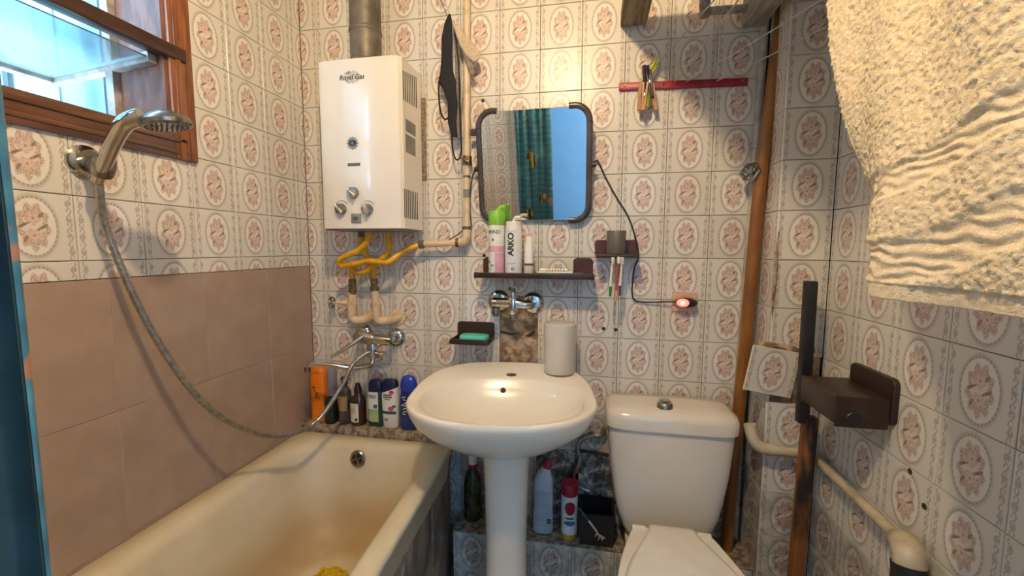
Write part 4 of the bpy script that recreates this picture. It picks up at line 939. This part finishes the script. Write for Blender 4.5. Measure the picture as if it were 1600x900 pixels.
# ------------------------------------------------------------------ timber rack under the ceiling
rk = thing('timber_rack', (.25, -.5, 2.05), 'old grey timber storage rack under the ceiling over the toilet', 'rack')
obj('joist', box(-.020, .048, -.97, -.004, 2.056, 2.106, .004), M['oldwood'], rk)
obj('joist', box(.358, .424, -.97, -.045, 1.998, 2.106, .004), M['oldwood2'], rk)
obj('round_batten', cyl((.056, -.97, 2.066), (.056, -.012, 2.066), .012, 12), M['oldwood'], rk)
for k in range(6): obj('deck_plank', box(-.03, XR-.004, -.955+k*.128, -.955+k*.128+.124, 2.107, 2.127, .003), M['oldwood'], rk)
obj('cross_rail', [cyl((.232, -.08, 2.045), (.362, -.08, 2.042), .012, 12), cyl((.236, -.08, 2.03), (.236, -.08, 2.108), .017, 12)], M['oldwood2'], rk)

# ------------------------------------------------------------------ risers at the corner
obj('brown_riser', tube([(.487, -.067, 2.45), (.470, -.067, 2.08), (.444, -.067, 1.68), (.430, -.067, 1.45), (.413, -.067, .92), (.407, -.06, .70), (.395, -.06, .3), (.388, -.06, .002)], .0195, 20, 6), M['brownpipe'], None, 'thick brown painted pipe leaning in the corner beside the pillar', 'pipe')
wp_ = thing('white_riser', (.42, -.03, 1.30), 'thin whitish water pipe with a hand wheel tap beside the brown pipe', 'pipe')
obj('pipe', tube([(.440, -.020, 2.45), (.436, -.020, 2.04), (.429, -.020, 1.54), (.424, -.020, 1.30), (.414, -.020, .76)], .0115, 14, 5), M['whitepipe'], wp_)
for z in (1.625, 1.47): obj('collar', cyl((.430, -.020, z), (.430, -.020, z+.02), .0155, 12), M['whitepipe'], wp_)
va = obj('valve_body', [cyl((.429, -.020, 1.512), (.430, -.020, 1.568), .0165, 10), cyl((.429, -.020, 1.54), (.402, -.070, 1.54), .012, 10, .008)], M['chrome_d'], wp_)
obj('hand_wheel', xf(join(tube([(.024*(1+.10*cos(6*a))*cos(a), .024*(1+.10*cos(6*a))*sin(a), 0) for a in [2*pi*k/36 for k in range(36)]], .0052, 8, 2, True), *[cyl((0, 0, 0), (.022*cos(a), .022*sin(a), 0), .004, 8) for a in [2*pi*k/6 for k in range(6)]], lathe([(.008, -.006), (.008, .006)], n=12)), T(.396, -.078, 1.54) @ frame_to((-.35, -1, 0))), M['chrome_d'], va)
po = thing('scorched_post', (.525, -.245, 0), 'upright post, black above and rusty scorched wood below', 'post')
obj('lower_shaft', rot(box(.511, .547, -.262, -.228, .0, .80, .005), 'Y', .9, (.528, -.245, 0)), M['burntpost'], po)
obj('upper_sleeve', rot(box(.506, .535, -.260, -.230, .78, 1.20, .004), 'Y', -.4, (.52, -.245, .8)), M['black'], po)
lo_ = put = bpy.data.objects.new('loose_tile', tile_mesh(-.0715, .0715, -.0735, .0735, .0075)); COL.objects.link(lo_)
lo_.rotation_mode = 'XYZ'; lo_.matrix_world = T(.456, -.178, .912) @ BACK @ Matrix.Rotation(R(-9), 4, 'Z') @ Matrix.Rotation(R(4), 4, 'Y')
tag(lo_, 'loose floral tile propped askew against the corner pillar', 'tile')
rub = [(PX-.03, -.155, .985), (PX+.03, -.168, .990), (PX+.07, -.167, .978), (XR-.03, -.166, .985)]
obj('broken_mortar', [tube(rub, lambda t: .010+.004*sin(t*14), 8, 5), box(PX+.004, XR-.004, -.160, -.150, .806, .957, .003)], M['mortar'], wp)
obj('crack', tube([(PX+.004, PY-.001, 1.345), (PX+.001, PY-.002, 1.28), (PX+.002, PY-.002, 1.20), (PX-.001, PY-.002, 1.13), (PX+.001, PY-.001, 1.075)], lambda t: .0015+.0035*sin(pi*min(1, t*1.05)), 8, 5), M['mortar'], wp)
dp_ = thing('drain_pipe', (.5, -.2, .66), 'yellowed plastic waste pipe bending round the corner pillar', 'pipe')
obj('elbow', tube([(.405, -.175, .735), (.412, -.18, .700), (.425, -.185, .675), (.45, -.188, .664), (.475, -.189, .662)], .0185, 16, 6), M['pvc'], dp_)
obj('run', cyl((.465, -.189, .661), (.575, -.189, .657), .0145, 16), M['pvc'], dp_)
obj('run', tube([(.575, -.189, .657), (.583, -.22, .656), (.583, -.40, .655), (.578, -.585, .652)], .0128, 16, 5), M['pvc'], dp_)
obj('corner_socket', tube([(.548, -.189, .658), (.572, -.190, .657), (.582, -.200, .657), (.583, -.235, .656)], .0195, 16, 5), M['pvc'], dp_)
obj('end_socket', tube([(.577, -.572, .652), (.572, -.592, .662), (.563, -.615, .667), (.556, -.635, .660), (.553, -.643, .642)], lambda t: .0235+.004*min(1, t*2.2), 20, 6), M['pvc'], dp_)
obj('rubber_sleeve', tube([(.553, -.640, .646), (.552, -.646, .62), (.550, -.65, .55), (.550, -.65, .45)], .030, 18, 6), M['black'], dp_)

# ------------------------------------------------------------------ toilet paper holder
tp = thing('toilet_paper_holder', (.55, -.40, .87), 'dark brown plastic toilet paper holder on the side wall', 'paper holder')
obj('back_plate', xf(prism(rrect(.172, .112, .016), .012, b=.003), T(XR, -.408, .934) @ RIGHT), M['dbrown'], tp)
cv = obj('cover', [box(.475, .590, -.490, -.322, .936, .944, .004), box(.475, .483, -.490, -.322, .876, .944, .004), box(.478, .590, -.330, -.322, .868, .940, .003), box(.478, .590, -.490, -.482, .868, .940, .003)], M['dbrown'], tp)
obj('roller_end', cyl((.515, -.496, .889), (.515, -.488, .889), .019, 24, bev=.002), M['black'], tp)
obj('roller', cyl((.515, -.485, .889), (.515, -.326, .889), .012, 16), M['greyplastic'], tp)
obj('cover_edge', cyl((.479, -.49, .941), (.479, -.322, .941), .0045, 10), M['dbrown'], cv)

# ------------------------------------------------------------------ low tiled bench
bn_ = thing('tiled_bench', (-.07, -.07, 0), 'low tiled step running behind the basin and toilet', 'ledge', kind='structure')
obj('bench_core', box(-.60, PX, -.139, -.001, 0, .214), M['grout'], bn_)
obj('bench_top', box(-.60, PX, -.145, -.001, .214, .222, .002), M['stone'], bn_)
for i in range(7):
    x = -.525+.15*i
    for z0_, z1_ in ((.064, .214), (0, .064)):
        x1_ = min(x+.075, PX); cz = z1_-.075 if z1_ > .1 else z1_-.075
        o = bpy.data.objects.new('bench_tile', tile_mesh(-.075, x1_-x, z0_-cz, z1_-cz, .006, TILE_D)); COL.objects.link(o); o.parent = bn_
        o.location = Vector((x, -.139, cz))-ORG[bn_]; o.rotation_euler = (R(90), 0, 0)

# ------------------------------------------------------------------ toilet
TX = .167
to = thing('toilet', (TX, -.40, 0), 'white ceramic toilet with a square cistern and closed lid', 'toilet')
def tnk(z, hw, yb, yf, n=5.5):
    return sring(TX, (yb+yf)/2, z, hw, (yb-yf)/2, n, 56)
ci = obj('cistern', loft([tnk(.300, .112, -.05, -.170, 4), tnk(.308, .130, -.045, -.186, 4), tnk(.335, .146, -.04, -.194, 4.5), tnk(.40, .166, -.036, -.197), tnk(.46, .178, -.033, -.199), tnk(.55, .191, -.027, -.204), tnk(.66, .200, -.024, -.208), tnk(.696, .2015, -.024, -.208)]), M['ceramic2'], to)
ld = obj('cistern_lid', loft([tnk(.697, .203, -.016, -.211), tnk(.700, .210, -.012, -.218), tnk(.735, .211, -.012, -.219), tnk(.752, .206, -.015, -.213, 5), tnk(.760, .190, -.022, -.198, 4.5), tnk(.762, .12, -.06, -.15, 4)]), M['ceramic2'], to, smooth=60)
bt = obj('flush_button', lathe([(.026, 0), (.025, .014), (.022, .018)], (.150, -.150, .760), n=28), M['chrome_d'], ld)
obj('button_top', lathe([(.020, 0), (.020, .008), (.015, .012), (.0001, .011)], (.150, -.150, .776), n=28), M['chrome'], bt)
def bwl(z, a, yc, b, n=2.3): return sring(TX, yc, z, a, b, n, 48)
obj('bowl', loft([bwl(0, .115, -.43, .20, 2.6), bwl(.03, .105, -.43, .19, 2.6), bwl(.16, .10, -.43, .18), bwl(.27, .145, -.46, .21), bwl(.36, .165, -.50, .235), bwl(.395, .172, -.505, .243), bwl(.402, .168, -.505, .238), bwl(.402, .125, -.50, .18), bwl(.36, .11, -.50, .16), bwl(.26, .06, -.48, .09)]), M['ceramic2'], to, smooth=60)
obj('rear_shelf', loft([sring(TX, -.21, z, a, b, 4, 40) for z, a, b in ((.10, .085, .12), (.18, .10, .13), (.26, .125, .14), (.293, .135, .143), (.298, .131, .139))]), M['ceramic2'], to)
def hw_ring(tab, k, z, cx):
    """outline from half-widths at depths, mirrored about cx"""
    P = catmull([(cx+w_, y, 0) for y, w_ in tab], 4); c = Vector((cx, -.52, 0))
    Q = P+[Vector((2*cx-p.x, p.y, 0)) for p in reversed(P)]
    return [Vector((cx+(p.x-cx)*k, -.52+(p.y+.52)*k, z)) for p in Q]
LT = [(-.300, .050), (-.306, .066), (-.335, .074), (-.40, .105), (-.47, .137), (-.55, .158), (-.62, .153), (-.69, .118), (-.735, .060), (-.745, .02)]
ST = [(-.292, .095), (-.298, .115), (-.36, .137), (-.45, .163), (-.55, .178), (-.63, .172), (-.705, .132), (-.752, .065), (-.762, .02)]
st_ = obj('seat', loft([hw_ring(ST, k, z, .158) for k, z in ((.985, .404), (1, .408), (1, .418), (.985, .424))]), M['whiteplastic'], to)
obj('lid', loft([hw_ring(LT, k, z, .156) for k, z in ((.98, .425), (1, .428), (1, .438), (.975, .445), (.90, .448), (.5, .450))]), M['whiteplastic'], to, smooth=50)
for s_ in (-1, 1): obj('hinge', cyl((.156+s_*.095-.02, -.300, .420), (.156+s_*.095+.02, -.300, .420), .011, 14), M['whiteplastic'], st_)
sp2 = thing('supply_hose', (-.09, -.02, .42), 'dark flexible water hose curling beside the cistern', 'hose')
obj('hose', tube([(-.042, -.030, .620), (-.050, -.025, .590), (-.085, -.02, .583), (-.125, -.018, .562), (-.138, -.018, .525), (-.128, -.02, .49), (-.135, -.022, .46), (-.148, -.02, .42), (-.13, -.02, .375), (-.09, -.02, .36)], .009, 12, 8), M['hosemetal'], sp2)
obj('hose', tube([(-.135, -.018, .515), (-.09, -.016, .515), (-.05, -.02, .513), (-.022, -.02, .510)], .006, 10, 6), M['black'], sp2)
tv = obj('stop_valve', [cyl((-.13, -.004, .43), (-.13, -.045, .43), .012, 14), cyl((-.13, -.045, .43), (-.13, -.052, .43), .0155, 14)], M['chrome'], sp2)

# ------------------------------------------------------------------ cleaning things on the bench
BZ = .2222
wc = thing('bleach_bottle', (-.262, -.085, BZ), 'white toilet cleaner bottle with red slanted cap', 'bottle')
rings = [sring(-.262, -.085, BZ+z, a, a*.62, 2.6, 32) for a, z in ((.033, 0), (.037, .004), (.0375, .08), (.034, .09), (.0375, .10), (.037, .19), (.034, .205))]
rings += [sring(-.262+dx, -.085, BZ+z, a, a*.8, 2.2, 32) for a, z, dx in ((.026, .232, .004), (.016, .250, .010), (.0145, .256, .012))]
cbw = obj('body', loft(rings), mat('pale_blue_white_plastic', 'c4ccd6', 'b6bfca', .35), wc)
obj('cap', xf(lathe([(.0165, 0), (.0165, .016), (.010, .026), (.008, .034)], (0, 0, 0), n=20), T(-.249, -.085, BZ+.252) @ Matrix.Rotation(R(12), 4, 'Y')), M['crimson'], wc)
V, F = gridpatch(-.029, .029, .03, .17, 10, 1)
obj('label', ([Vector((-.262+v.x, -.085-.0376*.62*max(0, 1-abs(v.x/.0376)**2.6)**(1/2.6)-.0012, BZ+v.y)) for v in V], F), mat('pale_blue_label', 'aeb7c6', 'a2abbb', .45), cbw)
obj('barcode', [box(-.245, -.228, -.1095, -.1085, BZ+.045+.004*k, BZ+.047+.004*k) for k in range(5)], M['ink'], cbw)
sc = thing('scouring_powder_can', (-.163, -.095, BZ), 'white powder cleaner can with crimson lid', 'can')
cbs = obj('can', lathe([(.028, 0), (.030, .002), (.030, .165), (.0285, .168)], (-.163, -.095, BZ), n=32), M['labelw'], sc)
obj('lid', lathe([(.0305, 0), (.0310, .003), (.0310, .040), (.0285, .044), (.0001, .045)], (-.163, -.095, BZ+.166), n=32), M['crimson'], sc)
obj('label_band', wrap(mv(gridpatch(-.040, .040, .0, .018, 16, 1, .0004), (0, BZ+.003, 0)), -.163, -.095, .030), M['yellowprint'], cbs)
obj('label_print', wrap(mv(slice_x(([Vector((.020*cos(a*pi/8), .095+.026*sin(a*pi/8), .0005)) for a in range(16)], [tuple(range(16))])), (0, BZ+.028, 0)), -.163, -.095, .030, -82), M['crimson'], cbs)
obj('label_print', wrap(mv(slice_x(([Vector((.021*cos(a*pi/8), .010*sin(a*pi/8), .0005)) for a in range(16)], [tuple(range(16))])), (0, BZ+.066, 0)), -.163, -.095, .030, -84), M['blueprint'], cbs)
obj('print_line', wrap(mv(gridpatch(-.016, .016, .082, .088, 10, 1, .0005), (0, BZ, 0)), -.163, -.095, .030, -84), M['ink'], cbs)
bx = thing('black_crate', (-.064, -.085, BZ), 'black plastic box on the bench beside the cistern', 'box')
obj('shell', loft([[(-.064+hw*sx_, -.078+hd*sy_, BZ+z) for sx_, sy_ in ((-1, -1), (1, -1), (1, 1), (-1, 1))] for hw, hd, z in ((.058, .055, 0), (.062, .060, .110), (.064, .062, .112), (.064, .062, .120), (.057, .054, .120), (.054, .050, .02))]), M['black'], bx)
tb_ = thing('old_toothbrush', (-.09, -.142, BZ+.03), 'old toothbrush with splayed bristles leaning on the black box', 'toothbrush')
obj('handle', tube([(-.128, -.146, .368), (-.10, -.148, .335), (-.075, -.150, .305), (-.066, -.150, .292)], lambda q: .0042-.0012*q, 10, 5), M['tealp'], tb_)
obj('neck', tube([(-.092, -.149, .326), (-.075, -.150, .305), (-.060, -.150, .285)], .0038, 10, 4), M['whiteplastic'], tb_)
obj('bristles', [cyl((-.064+.002*k, -.150, .292-.003*k), (-.058+.002*k+random.uniform(-.012, .016), -.168, .292-.003*k+random.uniform(-.012, .012)), .0022, 6) for k in range(9)], M['bristle'], tb_, kind='stuff')
db = thing('drain_cleaner_bottle', (-.545, -.06, BZ), 'dark murky bottle with a white cap behind the pedestal', 'bottle')
obj('body', lathe([(.033, 0), (.036, .004), (.036, .075), (.035, .14), (.028, .175), (.016, .20), (.014, .215)], (-.545, -.06, BZ), n=32), M['olive'], db)
obj('neck_ring', lathe([(.018, 0), (.018, .012)], (-.545, -.06, BZ+.213), n=20), M['crimson'], db)
obj('cap', lathe([(.0175, 0), (.0175, .026), (.015, .030), (.0001, .030)], (-.545, -.06, BZ+.225), n=20), M['whiteplastic'], db)

# ------------------------------------------------------------------ towel on the clothes line
def towel(front=True):
    ny, nz = 230, 380
    V = []; ztop, zbot = 1.895, 1.226
    for j in range(nz+1):
        t = j/nz; z = ztop+(zbot-ztop)*t
        # far edge drifts towards the camera lower down, near edge out of sight
        yf_ = -.685-.085*(t**1.2)-.11*max(0, (t-.35)/.65)**1.6; yn = -1.30+.02*t
        if t > .95: yf_ -= .05*((t-.95)/.05)**2*.5
        for i in range(ny+1):
            s_ = i/ny; y = yf_+(yn-yf_)*s_
            band = 0.0
            zz = z+.030*sin(s_*5+.6)-.012*s_
            if abs(zz-1.405) < .022: band = 1-abs(zz-1.405)/.022
            if abs(zz-1.300) < .030: band = max(band, 1-abs(zz-1.300)/.030)
            hem = 1.0 if z < 1.246 else 0.0
            fold = .018*sin(y*16+z*3+.8)+.010*sin(y*31-z*6)+.012*noise.noise(Vector((y*5, z*5, 2)))
            p3 = Vector((y*190+z*60, z*125, 1.7))
            ter = .0029*noise.noise(p3)+.0020*noise.noise(p3*1.9+Vector((5, 3, 1)))
            rope = .005*sin(z*430+6*noise.noise(Vector((y*30, z*30, 0))))+.004*noise.noise(Vector((y*45, z*160, 4)))
            k = min(1, band*3)
            x = .302+.05*(.5-s_)*0+.03*(t-.5)*-.3-(fold+ter*(1-k)*(1-.7*hem)+rope*k*.28-.004*k-.003*hem)
            e = min(s_*ny/14, 1); x += .010*(1-e)**2
            V.append(Vector((x, y, z)))
    F = [(j*(ny+1)+i, j*(ny+1)+i+1, (j+1)*(ny+1)+i+1, (j+1)*(ny+1)+i) for j in range(nz) for i in range(ny)]
    return V, F, ny, nz
V, F, ny, nz = towel()
# back layer, coarse, joined over the line and along the edges to give the cloth its thickness
n0 = len(V); step = 10
idx = {}
for j in range(0, nz+1, step):
    for i in range(0, ny+1, step):
        v = V[j*(ny+1)+i]; idx[(i, j)] = len(V); V.append(Vector((v.x+.016+.010*sin(v.y*20), v.y, v.z)))
for j in range(0, nz, step):
    for i in range(0, ny, step): F.append((idx[(i, j)], idx[(i, j+step)], idx[(i+step, j+step)], idx[(i+step, j)]))
def strip(front, back):
    for q in range(len(back)-1):
        seg = front[q*step:(q+1)*step+1]
        F.append(tuple(seg)+(back[q+1], back[q]))
strip([i for i in range(ny+1)], [idx[(i, 0)] for i in range(0, ny+1, step)])
strip([nz*(ny+1)+i for i in range(ny+1)], [idx[(i, nz)] for i in range(0, ny+1, step)])
strip([j*(ny+1) for j in range(nz+1)], [idx[(0, j)] for j in range(0, nz+1, step)])
strip([j*(ny+1)+ny for j in range(nz+1)], [idx[(ny, j)] for j in range(0, nz+1, step)])
obj('bath_towel', (V, F), M['towel'], None, 'thick cream terry bath towel hanging over a clothes line', 'towel', smooth=180)

# ------------------------------------------------------------------ shower curtain gathered by the door
cu = thing('shower_curtain', (-.59, -1.38, .56), 'turquoise sea print shower curtain gathered beside the doorway', 'curtain')
def cpt(u, z, off=0.0):
    return Vector((-.705+.236*u+.005*sin(u*40), -1.379+.009*sin(u*2*pi*4.5+.4)+.004*sin(u*17+z*3)+off, z))
nu, nv = 140, 30
V = [cpt(i/nu, .56+1.62*j/nv) for j in range(nv+1) for i in range(nu+1)]
F = [(j*(nu+1)+i, j*(nu+1)+i+1, (j+1)*(nu+1)+i+1, (j+1)*(nu+1)+i) for j in range(nv) for i in range(nu)]
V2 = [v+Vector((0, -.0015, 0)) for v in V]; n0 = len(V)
cl = obj('cloth', (V, F), M['curtain'], cu, smooth=180)
obj('shade_layer', (V2, F), mat('dark_teal_shade', '1f3533', '142422', .85, scale=14), cu, smooth=180)  # rear layer coloured dark to stand in for shade on the curtain's back
for k, (u0, z0_) in enumerate(((.30, 1.50), (.40, 1.46), (.62, 1.22), (.2, 1.1))):
    for q in range(4):
        P = [(u0+.045*q+(.040 if e in (1, 2) else 0), z0_+.085*(1-abs(q-1.5)/2.2)*(1 if e < 2 else -1)*.6+.004*q) for e in range(4)]
        obj('fish_print', ([cpt(p[0], p[1], .0035) for p in (P[0], P[1], P[2], P[3])], [(0, 1, 2, 3)]), M['yellowprint'] if q % 2 else M['ink'], cl)
for k in range(9): obj('ring', lathe([(.013, -.002), (.016, 0), (.013, .002), (.0105, 0), (.013, -.002)], (-.695+.026*k, -1.379, 2.192), (1, .3*(-1)**k, 0), 14, False, False), M['whiteplastic'], cu)
obj('curtain_rod', cyl((XL, -1.379, 2.20), (-.45, -1.379, 2.20), .009, 12), M['chrome_d'], None, 'thin metal rod carrying the shower curtain', 'rod')
